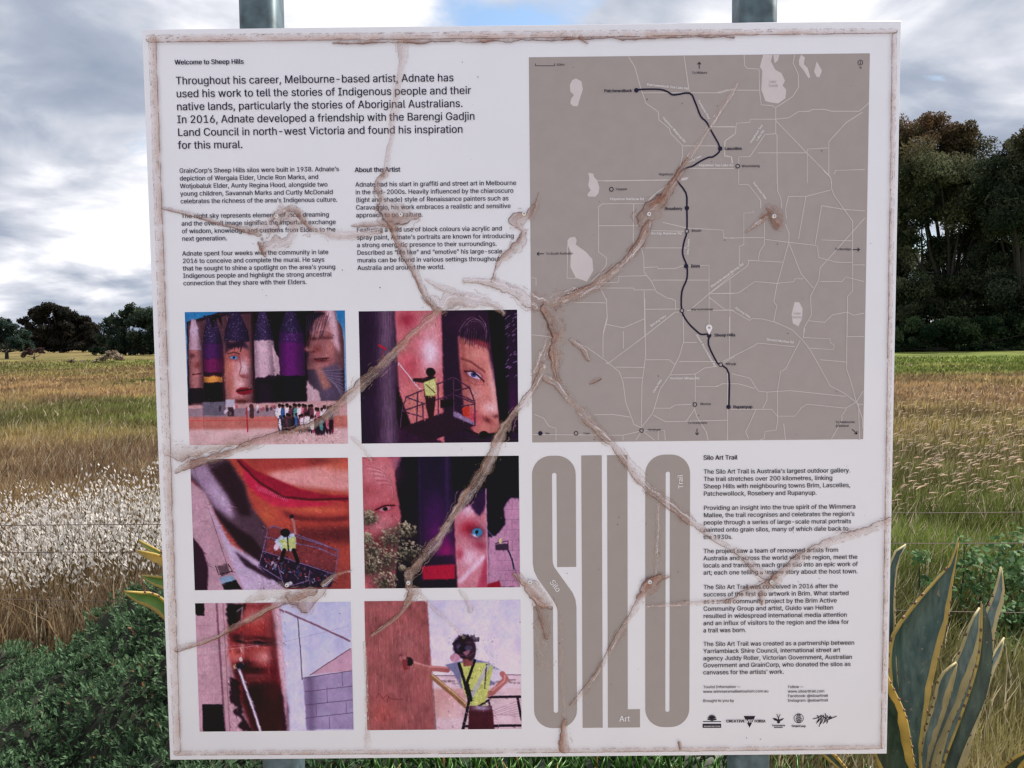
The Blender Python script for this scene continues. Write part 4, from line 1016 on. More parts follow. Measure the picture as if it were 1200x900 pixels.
for (cx, cy, r0) in ((240, 520, 78), (330, 470, 62), (355, 600, 76), (120, 590, 66), (210, 650, 88), (110, 680, 74), (300, 700, 20), (200, 780, 74), (110, 400, 54), (90, 520, 40)):
    p.ell(cx, cy+8, r0*1.05, r0*.85, (64, 60, 50), .9)
    for k in range(110):
        a = rng.uniform(0, 6.28); q = math.sqrt(rng.random())*r0; x = cx+q*math.cos(a); y = cy+q*.8*math.sin(a)
        t = np.clip(.5-(y-cy)/r0*.5+rng.normal(0, .25), 0, 1); p.ell(x, y, rng.uniform(4, 9), rng.uniform(3, 6), np.array([70, 66, 50])*(1-t)+np.array([190, 182, 136])*t, .8, rng.uniform(0, 90), True)
p.noise(.2, 2.6, 2.6, 36)
p.strokes(900, None, 16, 3.5, .22, 70).strokes(700, (80, 370, 420, 820), 7, 4, .45)
p.done('photo_faces_and_gum_tree', (425, 536), (608, 533.8), (427.2, 690), (609.4, 687.8), 'printed photograph of a blue eye painted on a silo behind a gum tree')

# 5: painted silo, long boom and a bare tin silo
p = Paint(167, 68, 962, 718, 480, 400)
p.vgrad((186, 192, 214), (206, 206, 222), 70, 718)
p.poly('160 60 600 60 628 720 160 720', (196, 152, 150), 3).poly('160 60 215 60 212 130 180 130 160 110', (24, 8, 30), 2, 1, 5); silo_bricks(p, 170, 280, 130, 575, 70, 50, .08)
p.line('278 72 298 718', 9, (130, 84, 92), .9, 3).line('310 72 322 718', 5, (160, 110, 112), .8, 2)
p.poly('186 578 290 578 298 718 186 718', (12, 10, 36), 1)
p.poly('330 170 400 72 560 72 575 200 590 460 620 600 622 718 440 718 380 560 345 380 330 300', (150, 50, 50), 6, 1, 5)
p.poly('520 80 560 72 575 200 590 330 560 360 530 240', (186, 92, 84), 8, .6).line('400 215 395 300 350 345 372 368 410 360', 8, (90, 26, 32), .7, 4).ell(372, 335, 22, 14, (226, 130, 110), .7).ell(505, 292, 52, 9, (210, 110, 96), .8, 6).ell(480, 275, 40, 7, (24, 8, 14), .9, 6)
for k in range(7): p.line(smooth([(430, 130+12*k), (480, 122+12*k), (545, 138+12*k)], 3), 3, (120, 32, 36), .45, 2)
for k in range(60): p.line([(x := rng.uniform(390, 600), y := rng.uniform(430, 700)), (x+rng.uniform(-8, 8), y+rng.uniform(12, 40))], 3, (40, 8, 24) if k % 2 else (150, 60, 70), .35, 1)
p.poly('330 72 430 72 400 150 340 200 325 120', (26, 10, 26), 4, 1, 8).line('380 110 410 90 400 160 372 175', 8, (150, 160, 150), .7, 3)
p.ell(470, 160, 70, 60, (206, 76, 66), .8).ell(380, 240, 40, 18, (60, 16, 26), .85, 10).ell(490, 265, 80, 16, (66, 20, 26), .9, 8).line('420 260 490 255 580 290', 7, (216, 120, 110), .6, 3).ell(350, 320, 26, 50, (220, 110, 90), .8).ell(480, 330, 80, 50, (196, 90, 76), .8).ell(520, 340, 30, 30, (230, 150, 136), .7).ell(420, 375, 50, 24, (60, 16, 26), .85)
p.ell(450, 420, 70, 16, (70, 14, 26), .9).ell(470, 460, 60, 10, (206, 96, 60), .7).poly('345 380 400 400 400 560 440 718 590 718 620 600 575 460 450 480 380 470', (60, 10, 26), 16, .9).ell(560, 400, 30, 90, (120, 20, 40), .7).ell(520, 520, 60, 50, (100, 16, 40), .7)
p.poly('330 440 380 460 390 640 440 718 400 718 360 690 390 660 340 620 370 590 330 570', (40, 12, 30), 3, .9, 10).poly('575 470 628 600 628 718 590 718 600 600', (50, 14, 40), 6, .8)
p.poly('556 72 600 72 628 718 618 718 590 420', (216, 180, 176), 5, .8); p.noise(.16, 5, 9, 44, 4, (p.X < 628).astype(float))
p.line('380 400 420 520 480 716', 17, (150, 126, 140), 1, 1.5).line('380 400 420 520 480 716', 7, (232, 226, 232), .9, 1); p.ell(390, 385, 28, 16, (40, 34, 50), 1, 0, True).ell(362, 388, 10, 12, (206, 176, 120), 1, 0, True).ell(392, 352, 9, 12, (206, 216, 190), 1, 0, True)
p.line('600 102 775 180 952 264', 9, (140, 100, 112), 1, 1).line('690 145 700 330 704 458', 4, (90, 70, 90), 1).line('170 290 600 270 950 190', 1.5, (150, 140, 160), .7).line('170 320 620 265', 1.5, (214, 200, 210), .6)
p.poly('708 448 962 415 962 712 720 712', (158, 142, 164), 1.5).mix(((p.X > 716) & (p.Y > 446-(p.X-708)*.13)).astype(float)*np.exp(-((p.X-745)/26)**2), (112, 92, 118), .7)
for k, (a, b) in enumerate(((515, 500), (583, 570), (650, 635))): p.line([(716, a+4), (962, b-16+8)], 2.5, (98, 80, 100), .9)
for x, a, b in ((830, 495, 575), (772, 578, 650), (928, 570, 632), (910, 425, 490), (838, 650, 710)): p.line([(x, a), (x, b)], 2, (98, 80, 100), .8)
p.poly('745 435 952 305 962 300 962 415', (196, 152, 158), 1.2).line('745 435 955 303', 3, (110, 70, 80), 1).line('708 450 962 415', 3, (110, 90, 104), 1).noise(.06, 6, 6, 46)
p.ell(470, 130, 62, 40, (212, 132, 118), .75).ell(400, 290, 14, 50, (222, 150, 130), .8).ell(390, 262, 34, 8, (30, 10, 16), .9, 12).ell(500, 268, 56, 9, (28, 10, 16), .9, 8).ell(505, 245, 60, 9, (60, 22, 28), .7, 6).ell(505, 345, 52, 34, (216, 140, 124), .6).ell(372, 352, 26, 16, (206, 120, 104), .7).ell(450, 402, 70, 12, (44, 14, 22), .9, 3).ell(455, 436, 56, 12, (170, 80, 78), .8, 3).ell(460, 520, 70, 90, (40, 14, 26), .7).ell(560, 250, 22, 160, (70, 24, 32), .5)
p.line('380 400 420 520 480 716', 15, (140, 118, 132), 1, 1.5).line('380 400 420 520 480 716', 7, (232, 226, 232), .9, 1).ell(390, 385, 26, 15, (40, 34, 50), 1, 0, True)
p.strokes(1000, (320, 72, 625, 716), 16, 3.5, .28, 65).strokes(200, (170, 72, 320, 716), 14, 3, .08)
p.done('photo_boom_and_tin_silo', (229, 706.8), (410.9, 705.4), (233.6, 857.5), (414.4, 855.6), 'printed photograph of a long boom before a painted silo and bare tin silo')

# 6: painter with respirator reaching to a wall
p = Paint(116, 58, 905, 708, 480, 400)
p.vgrad((204, 204, 220), (226, 214, 222), 60, 420)
p.poly('430 432 910 432 910 712 430 712', (214, 182, 172), 2).poly('440 446 910 440 910 500 440 500', (220, 196, 190), 2, .8).poly('440 500 620 500 640 650 450 650', (206, 142, 122), 8, .7).ell(690, 620, 190, 70, (224, 198, 190), .7)
p.line('430 434 910 434', 4, (130, 110, 120), .9)
for k in range(40): p.ell(rng.uniform(480, 900), rng.uniform(458, 476), 9, 5, (120, 100, 96), .5, 0, True)
for k in range(8): p.line([(700+20*k, 640+rng.uniform(-10, 10)), (905, 560+14*k)], 2.5, (150, 110, 112), .5)
p.poly('110 55 436 60 450 400 462 712 110 712', (168, 96, 88), 1.5); m_ = (p.X < 440).astype(float); p.noise(.22, 4, 50, 54, 4, m_).noise(.2, 60, 50, 55, 3, m_)
p.ell(200, 620, 80, 80, (186, 80, 60), .4).ell(330, 300, 60, 120, (196, 130, 120), .3).line('165 545 180 520 200 548 220 530 240 550 300 552', 3, (110, 40, 46), .6)
p.poly('440 62 462 712 470 712 452 380', (90, 60, 70), 2, .6)
p.line('455 440 560 530 625 590', 26, (150, 110, 70), 1, 2).line('455 432 560 520 625 580', 7, (214, 176, 120), .8, 2)
for s_ in ('740 545 900 545', '885 545 905 660', '615 692 900 690'): p.line(s_, 12, (50, 30, 50), 1, 1.5)
p.line('350 370 420 395 530 405', 28, (176, 104, 92), 1, 2).line('355 365 440 388 530 394', 8, (216, 150, 132), .8, 3)
p.poly('520 380 600 360 660 350 740 370 800 410 770 480 700 500 600 500 560 420', (128, 128, 150), 2).poly('740 395 800 410 830 440 770 470 730 450', (214, 206, 216), 2)
p.line('810 430 828 455 760 520 700 545', 28, (186, 112, 98), 1, 2).line('822 440 820 462 760 510', 8, (226, 160, 140), .7, 3).ell(695, 535, 28, 18, (186, 104, 92), 1, 20, True)
p.poly('598 370 730 372 765 390 740 500 720 590 640 592 600 470', (196, 208, 96), 1.5).line('640 560 740 385', 22, (176, 176, 176), .8, 2).line('730 380 720 500', 6, (60, 50, 60), .8)
p.line('590 375 620 480 640 560 606 706', 14, (36, 26, 40), 1, 1.5).line('670 360 630 470 650 560', 14, (36, 26, 40), 1, 1.5).line('640 620 740 560 756 700', 9, (50, 36, 50), 1)
p.poly('640 590 755 590 768 708 632 708', (92, 32, 46), 2).ell(700, 600, 50, 14, (190, 190, 200), .8)
p.poly('605 330 655 330 660 385 612 390', (150, 84, 76), 2).ell(618, 290, 56, 60, (44, 24, 42), 1, 0, True).ell(650, 310, 28, 50, (70, 40, 56), 1, 0, True).ell(570, 345, 25, 22, (196, 140, 150), 1, 0, True).ell(628, 312, 18, 20, (150, 100, 110), 1, 0, True).ell(590, 290, 16, 20, (110, 100, 130), .8)
p.line('575 260 560 275 572 290', 6, (60, 40, 60), .9).ell(612, 300, 22, 15, (34, 24, 44), 1, 0, True).ell(640, 296, 20, 14, (90, 80, 110), .8, 0, True).line('590 330 640 338 668 320', 6, (96, 60, 80), .9, 1.5).ell(640, 262, 24, 10, (110, 80, 96), .7)
for k in range(30): p.line([(x := rng.uniform(655, 745), y := rng.uniform(385, 560)), (x+rng.uniform(-8, 8), y+rng.uniform(8, 22))], 3, (120, 140, 60) if k % 2 else (226, 230, 150), .45, 1)
for k in range(14): p.line([(600+7*k, 262), (590+8*k, 238+rng.uniform(-8, 8))], 5, (52, 28, 44), .9, 1)
p.ell(335, 362, 24, 22, (36, 22, 36), 1, 30, True).ell(305, 345, 18, 16, (190, 120, 110), 1, 0, True).poly('300 350 326 350 330 404 306 404', (150, 60, 60), 1).ell(300, 330, 12, 6, (120, 40, 60), .8)
p.noise(.10, 3, 3, 58)
p.strokes(800, (116, 60, 450, 706), 26, 3, .20, 88).strokes(500, (530, 235, 790, 706), 9, 3.2, .35).strokes(120, (455, 440, 905, 706), 20, 3, .1, 10)
p.done('photo_painter_with_respirator', (427, 704.5), (610, 702.8), (430.3, 855.2), (611, 854.5), 'printed photograph of a painter in a respirator reaching to a wall')

# ================================================================== PEELING FILM: creases, tears and the stained margin
BROWN, DARK, TAN, PALE = lin((150, 100, 78)), lin((80, 44, 36)), lin((214, 182, 168)), lin((238, 230, 238))
crs = 0
def crease(pts, a=0.75, brown=0.5, hi=0.5, edge=0.8, halo=0.5, H=1.0, rag=0.35, name='film_crease', step=0.9e-3, fine=True, cen=0.0, wvar=0.55):
    """pts: (px, py, halfwidth_px) along the ridge of one crease"""
    global crs; crs += 1; sd_ = 100+crs*13
    P = np.array([B(x, y) for x, y, _ in pts]); Wd = np.array([wq for _, _, wq in pts])*1.385e-3
    if len(P) > 2:
        k = 5; sm = np.array(smooth([(x, z) for x, z in P], k)); t0 = np.linspace(0, len(P)-1, len(sm)); Wd = np.interp(t0, np.arange(len(P)), Wd); P = sm
    mg = Wd.max()*1.9+0.004; lo = P.min(0)-mg; hi_ = P.max(0)+mg
    lo[0] = max(lo[0], -W2+0.0015); hi_[0] = min(hi_[0], W2-0.0015); lo[1] = max(lo[1], ZB+0.0015); hi_[1] = min(hi_[1], ZT-0.0015)
    nx = int((hi_[0]-lo[0])/step)+2; nz = int((hi_[1]-lo[1])/step)+2
    X, Z = np.meshgrid(np.linspace(lo[0], hi_[0], nx), np.linspace(lo[1], hi_[1], nz), indexing='ij')
    wr = float(Wd.mean())*rag
    Xw = X+(fbm(X*50, Z*50, sd_, 4)-.5)*2*wr*1.5; Zw = Z+(fbm(X*50, Z*50, sd_+3, 4)-.5)*2*wr*1.5
    best = np.full(X.shape, 1e9); SD = np.zeros(X.shape); WW = np.ones(X.shape)*1e-3; TT = np.zeros(X.shape); Ln = 0.0
    Wd = Wd*(1+wvar*(vnoise(np.arange(len(Wd))*.9, np.zeros(len(Wd))+.3, sd_+31)-.5)*1.3)
    for i in range(len(P)-1):
        d = P[i+1]-P[i]; l2 = d@d+1e-12; t = np.clip(((Xw-P[i][0])*d[0]+(Zw-P[i][1])*d[1])/l2, 0, 1)
        ex = Xw-P[i][0]-t*d[0]; ez = Zw-P[i][1]-t*d[1]; ds = np.hypot(ex, ez); wl = (Wd[i]+(Wd[i+1]-Wd[i])*t)*.80
        m = ds/wl < best; best = np.where(m, ds/wl, best); SD = np.where(m, np.sign(d[0]*ez-d[1]*ex)*ds, SD); WW = np.where(m, wl, WW); TT = np.where(m, Ln+t*math.sqrt(l2), TT); Ln += math.sqrt(l2)
    r = best; s = np.clip(SD/WW, -2.5, 2.5)
    n1 = fbm(X*160, Z*160, sd_+5, 4); n2 = fbm(X*45, Z*45, sd_+9, 3); nf = fbm(X*420, Z*420, sd_+11, 2)
    st = fbm(TT*55+3, s*2.6+7, sd_+41, 3); st2 = fbm(TT*28+9, s*5.5, sd_+43, 2)
    r = r+(fbm(X*230, Z*230, sd_+61, 2)-.5)*.28
    body = sstep(1.03, 0.93, r)
    gr_ = sstep(1.0, -1.0, s+(st-.5)*1.6)  # shading across the fold painted in: browner and denser towards one flank
    tr_h = sstep(.36, .52, fbm(X*38, Z*38, sd_+71, 3))*.5+.5
    al = tr_h*min(a*1.25, 1.1)*body*(0.24+0.55*gr_+0.5*(st-.35)+0.25*(n1-.5))*(0.72+0.4*n2)
    br = np.clip(brown*(0.35+0.9*n2)+0.6*(gr_-.45)*brown**.5+0.8*(st-.5)+cen*np.exp(-(s/0.35)**2)+0.35*(nf-.5), 0, 1)[..., None]
    col = TAN*(1-br)+BROWN*br
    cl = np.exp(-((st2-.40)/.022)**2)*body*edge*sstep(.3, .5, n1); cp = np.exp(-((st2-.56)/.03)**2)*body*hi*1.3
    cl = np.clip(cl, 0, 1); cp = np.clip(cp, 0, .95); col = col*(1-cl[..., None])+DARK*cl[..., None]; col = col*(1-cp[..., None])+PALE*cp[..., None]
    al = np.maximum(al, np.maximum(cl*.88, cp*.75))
    # dirt line along one flank, pale highlight painted along the other
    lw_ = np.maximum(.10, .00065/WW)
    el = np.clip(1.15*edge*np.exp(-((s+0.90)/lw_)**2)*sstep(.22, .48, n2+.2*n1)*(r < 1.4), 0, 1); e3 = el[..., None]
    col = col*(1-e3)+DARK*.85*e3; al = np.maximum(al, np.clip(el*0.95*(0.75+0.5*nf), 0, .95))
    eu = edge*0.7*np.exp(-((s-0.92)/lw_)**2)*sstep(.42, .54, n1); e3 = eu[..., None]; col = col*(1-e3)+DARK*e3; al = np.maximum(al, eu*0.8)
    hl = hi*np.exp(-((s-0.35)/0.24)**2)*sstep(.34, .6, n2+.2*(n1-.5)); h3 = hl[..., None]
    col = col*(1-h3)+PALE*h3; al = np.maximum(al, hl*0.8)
    if halo:
        rr_ = (r+ (n2-.5)*0.9 - 1.42)*WW
        ho = halo*np.exp(-(rr_/0.00055)**2)*sstep(.52, .62, fbm(X*60, Z*60, sd_+17, 3)); h3 = ho[..., None]
        col = col*(1-h3)+BROWN*0.75*h3; al = np.maximum(al, ho*0.75)
        al = np.maximum(al, halo*0.16*sstep(1.55, 1.0, r)*sstep(.45, .7, n2))
    ends = 1.0
    hgt = (np.clip(1-r*r, 0, 1)**0.6*(0.8+0.5*n2)+0.25*(n1-.5)*body)*np.minimum(WW*0.05, 0.0004)*H + 0.0006 + (st2-.5)*body*np.minimum(WW*.28, .002)*H
    hgt += np.exp(-((s+0.55)/0.18)**2)*body*0.0006*H
    al = np.clip(al, 0, 0.97)
    keepv = al > 0.035
    cell = keepv[:-1, :-1] | keepv[1:, :-1] | keepv[:-1, 1:] | keepv[1:, 1:]
    idx = np.arange(nx*nz).reshape(nx, nz); ci, cj = np.nonzero(cell)
    F = np.stack([idx[ci, cj], idx[ci+1, cj], idx[ci+1, cj+1], idx[ci, cj+1]], -1)
    used = np.unique(F); rm = np.full(nx*nz, -1); rm[used] = np.arange(len(used)); F = rm[F]
    V = np.stack([X, -(L5+0.0006+hgt)-crs*0.00001, Z], -1).reshape(-1, 3)[used]
    Cc = np.concatenate([col, al[..., None]], -1).reshape(-1, 4)[used]
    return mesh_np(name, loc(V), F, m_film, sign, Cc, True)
# stained margin where the film has shrunk back from the edge
crease([(176, 46.2, 5.4), (430, 43.5, 5.0), (610, 41.5, 5.2), (860, 38.8, 4.2), (1048, 37, 3.4)], .62, .10, .1, 1.0, 0, .12, .07, 'stained_margin', wvar=.1)
crease([(1047.2, 42, 3.6), (1041, 440, 3.0), (1033.6, 874, 3.2)], .55, .12, .4, .9, 0, .12, .1, 'stained_margin', wvar=.1)
crease([(207, 881.5, 3.4), (620, 879, 3.1), (1030, 874.5, 3.0)], .5, .14, .3, .9, 0, .12, .1, 'stained_margin', wvar=.1)
crease([(179.5, 46, 5.6), (193.2, 440, 6.2), (208.5, 878, 5.6)][::-1], .55, .10, .25, .9, 0, .12, .08, 'stained_margin', wvar=.1)
# ragged dark dirt hanging under the top margin
crease([(392, 50.5, 1.5), (450, 50.2, 2.4), (520, 49.2, 2.6), (640, 47.0, 1.6), (690, 45, 2.2), (760, 44.4, 2.0), (860, 43.2, 1.2)], .85, 1.0, 0, 1.0, 0, .3, .8, 'dirt_line', .7e-3)
crease([(680, 44, 3.5), (688, 51, 1)], .8, .7, 0, .8, 0, .3, .3, 'dirt_line', .7e-3)
# creases and tears
crease([(472, 50, 6.5), (470, 80, 5.5), (463, 125, 5), (457, 170, 3.5), (451, 205, 3)], .32, .35, .5, .45, .5, .4, .5)
crease([(450, 200, 2), (446, 225, 6), (455, 245, 10), (468, 252, 13), (486, 257, 7)], .62, .6, .3, .8, .8, 1, .6)
crease([(412, 265.5, 1.2), (428, 264, 3.4), (446, 262, 4), (462, 266, 5)], .7, .7, .2, .8, .3, 1, .3)
crease([(458, 262, 4), (468, 285, 5.4), (478, 305, 4.6), (492, 332, 4.4), (503, 352, 4.6), (512, 364, 4)], .78, .6, .5, 1, .8, 1.1, .35)
crease([(192, 244, 1.6), (215, 249, 3.0), (246, 258, 2.6), (275, 266, 3), (303, 273.5, 4.6)], .62, .75, .3, .9, .4, 1, .25)
crease([(299, 272, 6), (318, 262, 10), (334, 250, 9), (350, 262, 8), (340, 276, 10), (326, 286, 9), (314, 291, 6)], .42, .4, .8, .7, .9, .7, .9)
crease([(318, 258, 2), (332, 246, 4), (344, 245, 4.4), (356, 258, 4), (366, 268, 2)], .82, .9, .2, .9, .4, 1, .5)
crease([(304, 285, 2), (307.5, 292, 3.4), (311.5, 299, 3)], .95, 1, .1, .9, .2, 1, .25)
crease([(360, 262, 3), (375, 270, 5.5), (395, 275, 6), (420, 273, 5), (445, 270, 3)], .42, .2, .9, .5, .5, .8, .5)
crease([(626, 242, 4), (616, 252, 7), (606, 258, 8), (612, 272, 5), (607, 288, 7), (597, 298, 5), (584, 310, 3), (578, 328, 2)], .68, .62, .4, .95, .9, 1, .6)
crease([(632, 226, 1), (629, 242, 3), (622, 256, 4)], .5, .5, .5, .7, .5, .8, .4)
crease([(505, 352, 4), (518, 360, 7), (530, 352, 8), (548, 352, 8), (575, 356, 6), (592, 366, 4)], .42, .35, 1.0, .5, .9, .9, .6)
crease([(500, 328, 2), (520, 338, 4), (545, 345, 3)], .28, .1, .9, .6, .7, .6, .6)
crease([(545, 331, 4), (570, 331, 7), (592, 336, 7), (612, 347, 7), (628, 362, 5)], .42, .12, 1.0, .8, .9, .9, .5)
# over the map
crease([(864, 98, 3), (845, 128, 4), (826, 158, 5), (804, 190, 5)], .20, .05, .8, .1, 0, .6, .15)
crease([(806, 188, 4), (796, 204, 6), (786, 220, 6.4), (775, 236, 7)], .78, .75, .35, 1, .5, 1.1, .25)
crease([(776, 236, 10), (763, 246, 13.5), (752, 256, 8)], .86, .78, .3, .9, .8, 1, .5)
crease([(760, 262, 5), (752, 281, 5.6), (738, 300, 6), (716, 321, 6), (690, 339, 6), (660, 352, 6)], .72, .55, .9, 1, .9, 1.3, .25)
crease([(624, 344, 3), (640, 352, 7), (656, 350, 8), (676, 340, 5)], .35, .15, 1, .5, .8, 1, .6)
crease([(640, 362, 11), (650, 376, 14), (653, 392, 10.5), (649, 410, 8.5), (650, 428, 6.5), (655, 446, 2.2)], .86, .52, .25, 1, .8, .9, .3, cen=.25)
crease([(668, 398, 3), (682, 408, 4), (690, 420, 2)], .4, .3, .8, .9, .9, .8, .5)
crease([(692, 449, 1), (700, 445, 3), (704, 443, 1)], .8, .7, .2, 1, .5, 1, .3)
crease([(903, 247, 8), (909, 256, 9), (911, 263, 5)], .9, .9, .15, .6, .5, 1, .6)
crease([(893, 254, 3.6), (902, 247, 5)], .8, .85, .1, .6, .3, 1, .5)
crease([(874, 272, 1.4), (886, 263, 2.6), (898, 254, 4)], .55, .4, .9, .6, .1, 1, .2)
crease([(628, 432, 6), (634, 418, 7), (642, 402, 5)], .34, .15, .8, .5, .9, .7, .7)
crease([(640, 442, 5), (652, 450, 5.4), (672, 474, 6), (694, 497, 6), (716, 519, 6), (736, 545, 6), (760, 572, 6.4), (782, 590, 6.5), (802, 605, 7), (822, 620, 5)], .50, .24, 1.0, .85, .9, 1.3, .25)
crease([(636, 430, 5), (628, 450, 5), (618, 466, 5), (606, 480, 4)], .42, .2, .9, .9, .6, 1, .35)
crease([(608, 478, 4), (600, 490, 6), (588, 508, 8), (578, 530, 7.5), (566, 555, 8), (548, 580, 8), (530, 606, 6.5), (512, 634, 5.5), (494, 656, 6), (480, 672, 7)], .80, .42, .55, .8, .5, 1.2, .3)
crease([(480, 672, 7), (478, 684, 6), (484, 694, 8), (478, 706, 4)], .75, .6, .4, .8, .8, 1, .5)
crease([(480, 704, 3.6), (468, 720, 3.4), (452, 732, 3.4), (436, 744, 2)], .85, .8, .4, .8, .1, 1.2, .2)
crease([(488, 692, 2.5), (508, 712, 2.4), (528, 730, 2), (544, 746, 1.5)], .35, .05, .9, .2, .1, .8, .15)
crease([(516, 364, 5), (496, 382, 5), (474, 402, 6), (452, 424, 7), (430, 444, 8), (408, 464, 8), (390, 482, 6)], .70, .45, .5, .8, .7, 1.2, .3)
crease([(396, 478, 6), (376, 492, 5.5), (352, 503, 5), (326, 511, 6), (300, 518, 6), (276, 528, 5), (250, 536, 6), (226, 543, 5)], .78, .62, .4, .9, .6, 1.2, .3)
crease([(196, 531, 6), (216, 530, 11), (240, 527, 9), (264, 522, 7), (290, 514, 5)], .5, .35, .4, .7, .9, .7, .5)
crease([(206, 552, 3), (220, 546, 6), (234, 540, 7)], .8, .7, .2, 1, .7, 1, .4)
crease([(412, 512, 2.2), (424, 524, 2), (436, 540, 1.6)], .3, .1, .9, .2, 0, .8, .2)
crease([(208, 760, 3), (232, 753, 3.2), (256, 745, 3.4), (276, 734, 4), (298, 722, 4.4), (322, 708, 4.6), (344, 698, 7), (366, 692, 8)], .88, .72, .45, .9, .5, 1.3, .25)
crease([(342, 700, 8), (358, 700, 11), (360, 710, 6), (380, 688, 4)], .62, .5, .5, .8, 1, 1, .5)
crease([(292, 702, 2), (310, 696, 8), (332, 692, 9)], .3, .2, .4, .5, 1, .5, .6)
crease([(412, 668, 1.4), (396, 673, 3), (380, 684, 4)], .4, .25, .9, .4, .2, .8, .3)
crease([(603, 672, 2), (613, 680, 5), (622, 690, 9), (634, 702, 9), (646, 710, 5)], .78, .38, .5, .9, 1, 1.1, .45)
crease([(632, 706, 6), (636, 722, 6), (640, 745, 3)], .75, .6, .1, .8, .8, .8, .5)
crease([(637, 735, 9), (636, 758, 8), (638, 778, 7)], .22, .1, .3, .2, 1.0, .4, .8)
crease([(657, 716, 2), (658, 760, 3), (659, 800, 3.4), (661, 846, 3.6)], .2, .12, .4, .25, 0, .5, .15)
crease([(661, 844, 3.6), (661, 858, 5), (661, 870, 7), (661, 876, 8)], .9, .68, .1, .8, .6, .9, .25)
crease([(796, 870, 2.4), (797, 876, 2)], .9, .8, 0, .8, .2, .8, .4)
crease([(770, 675, 5), (764, 684, 10.5), (757, 692, 9), (748, 702, 4)], .92, .75, .2, .8, .6, 1, .4)
crease([(772, 678, 5), (783, 675, 1.5)], .85, .7, .1, .6, .2, .8, .3)
crease([(750, 700, 4.6), (740, 718, 4), (726, 742, 4), (712, 765, 3.6), (698, 790, 3.4), (684, 809, 4), (668, 826, 2)], .55, .35, .8, .85, .8, 1.1, .25)
crease([(771, 590, 2), (770, 630, 3), (768, 672, 2)], .2, .1, .8, .1, .6, .5, .4)
crease([(822, 620, 4), (842, 634, 4), (866, 648, 4), (884, 664, 5), (900, 676, 6)], .3, .3, .6, .9, .7, .9, .3)
crease([(1040, 610, 6), (1020, 618, 5.5), (1000, 625, 6), (978, 632, 6), (958, 641, 6.5), (936, 654, 6), (918, 668, 7), (904, 681, 8)], .55, .34, .55, .95, .8, 1.1, .3)
crease([(906, 678, 8), (894, 690, 8), (878, 694, 6), (862, 700, 4), (850, 705, 2)], .62, .65, .3, .9, .8, 1, .45)
crease([(892, 694, 4), (893, 706, 2.4)], .7, .7, .2, .7, .4, .8, .3)
crease([(856, 702, 2), (832, 705, 3.2), (800, 707, 3), (758, 709.5, 1.6)], .4, .15, .9, .35, .1, .8, .15)
crease([(428, 752, 2.4), (430, 800, 2.2), (431, 874, 4.4)], .34, .2, .7, .35, .2, .7, .15)
crease([(541, 692, 2), (546, 700, 3), (552, 716, 2)], .3, .5, .2, .4, .8, .5, .9)
# loose specks of grime
mb = MB()
for k in range(110):
    x = rng.uniform(215, 1030); y = rng.uniform(55, 870); c0 = B(x, y); q = rng.uniform(0.0004, 0.0011); n = 6; an = rng.uniform(0, 6.28)
    V = [(c0[0]+q*rng.uniform(.5, 1.3)*math.cos(2*math.pi*j/n+an), -(L5+0.0002), c0[1]+q*rng.uniform(.5, 1.3)*math.sin(2*math.pi*j/n+an)) for j in range(n)]
    mb.add(loc(V+[(c0[0], -(L5+0.0004), c0[1])]), [[j, (j+1) % n, n] for j in range(n)])
o = mb.build('grime_specks', m_rdark, sign); o['kind'] = 'stuff'
# rivets
def dome(px, py, r=0.0034):
    c0 = B(px, py); V = []; n = 14; prof = [(1.0, 0.0), (0.95, .45), (0.7, .75), (0.35, .9)]
    for rr_, hh in prof:
        for j in range(n): a = 2*math.pi*j/n; V.append((c0[0]+r*rr_*math.cos(a), -(0.0052+0.0019*hh), c0[1]+r*rr_*math.sin(a)))
    for j in range(n): a = 2*math.pi*j/n; V.append((c0[0]+r*math.cos(a), 0.0, c0[1]+r*math.sin(a)))
    V.append((c0[0], -0.0052-0.0014, c0[1]))
    F4 = [[i*n+j, i*n+(j+1) % n, (i+1)*n+(j+1) % n, (i+1)*n+j] for i in range(3) for j in range(n)] + [[4*n+j, 4*n+(j+1) % n, (j+1) % n, j] for j in range(n)]
    m = MB(); m.add(loc(V), [[3*n+j, 3*n+(j+1) % n, 5*n] for j in range(n)], F4); o = m.build('rivet', m_rivet, sign, True)
    V = [(c0[0]+r*.3*math.cos(2*math.pi*j/8), -0.0074, c0[1]+r*.3*math.sin(2*math.pi*j/8)) for j in range(8)]+[(c0[0], -0.0074, c0[1])]
    m = MB(); m.add(loc(V), [[j, (j+1) % 8, 8] for j in range(8)]); m.build('rivet_core', m_rdark, o)
for q in ((760, 251.5), (761, 681), (903, 681), (479, 682), (337.5, 684.5), (621, 681), (906, 254), (614, 251), (325, 254), (470, 252)): dome(*q)

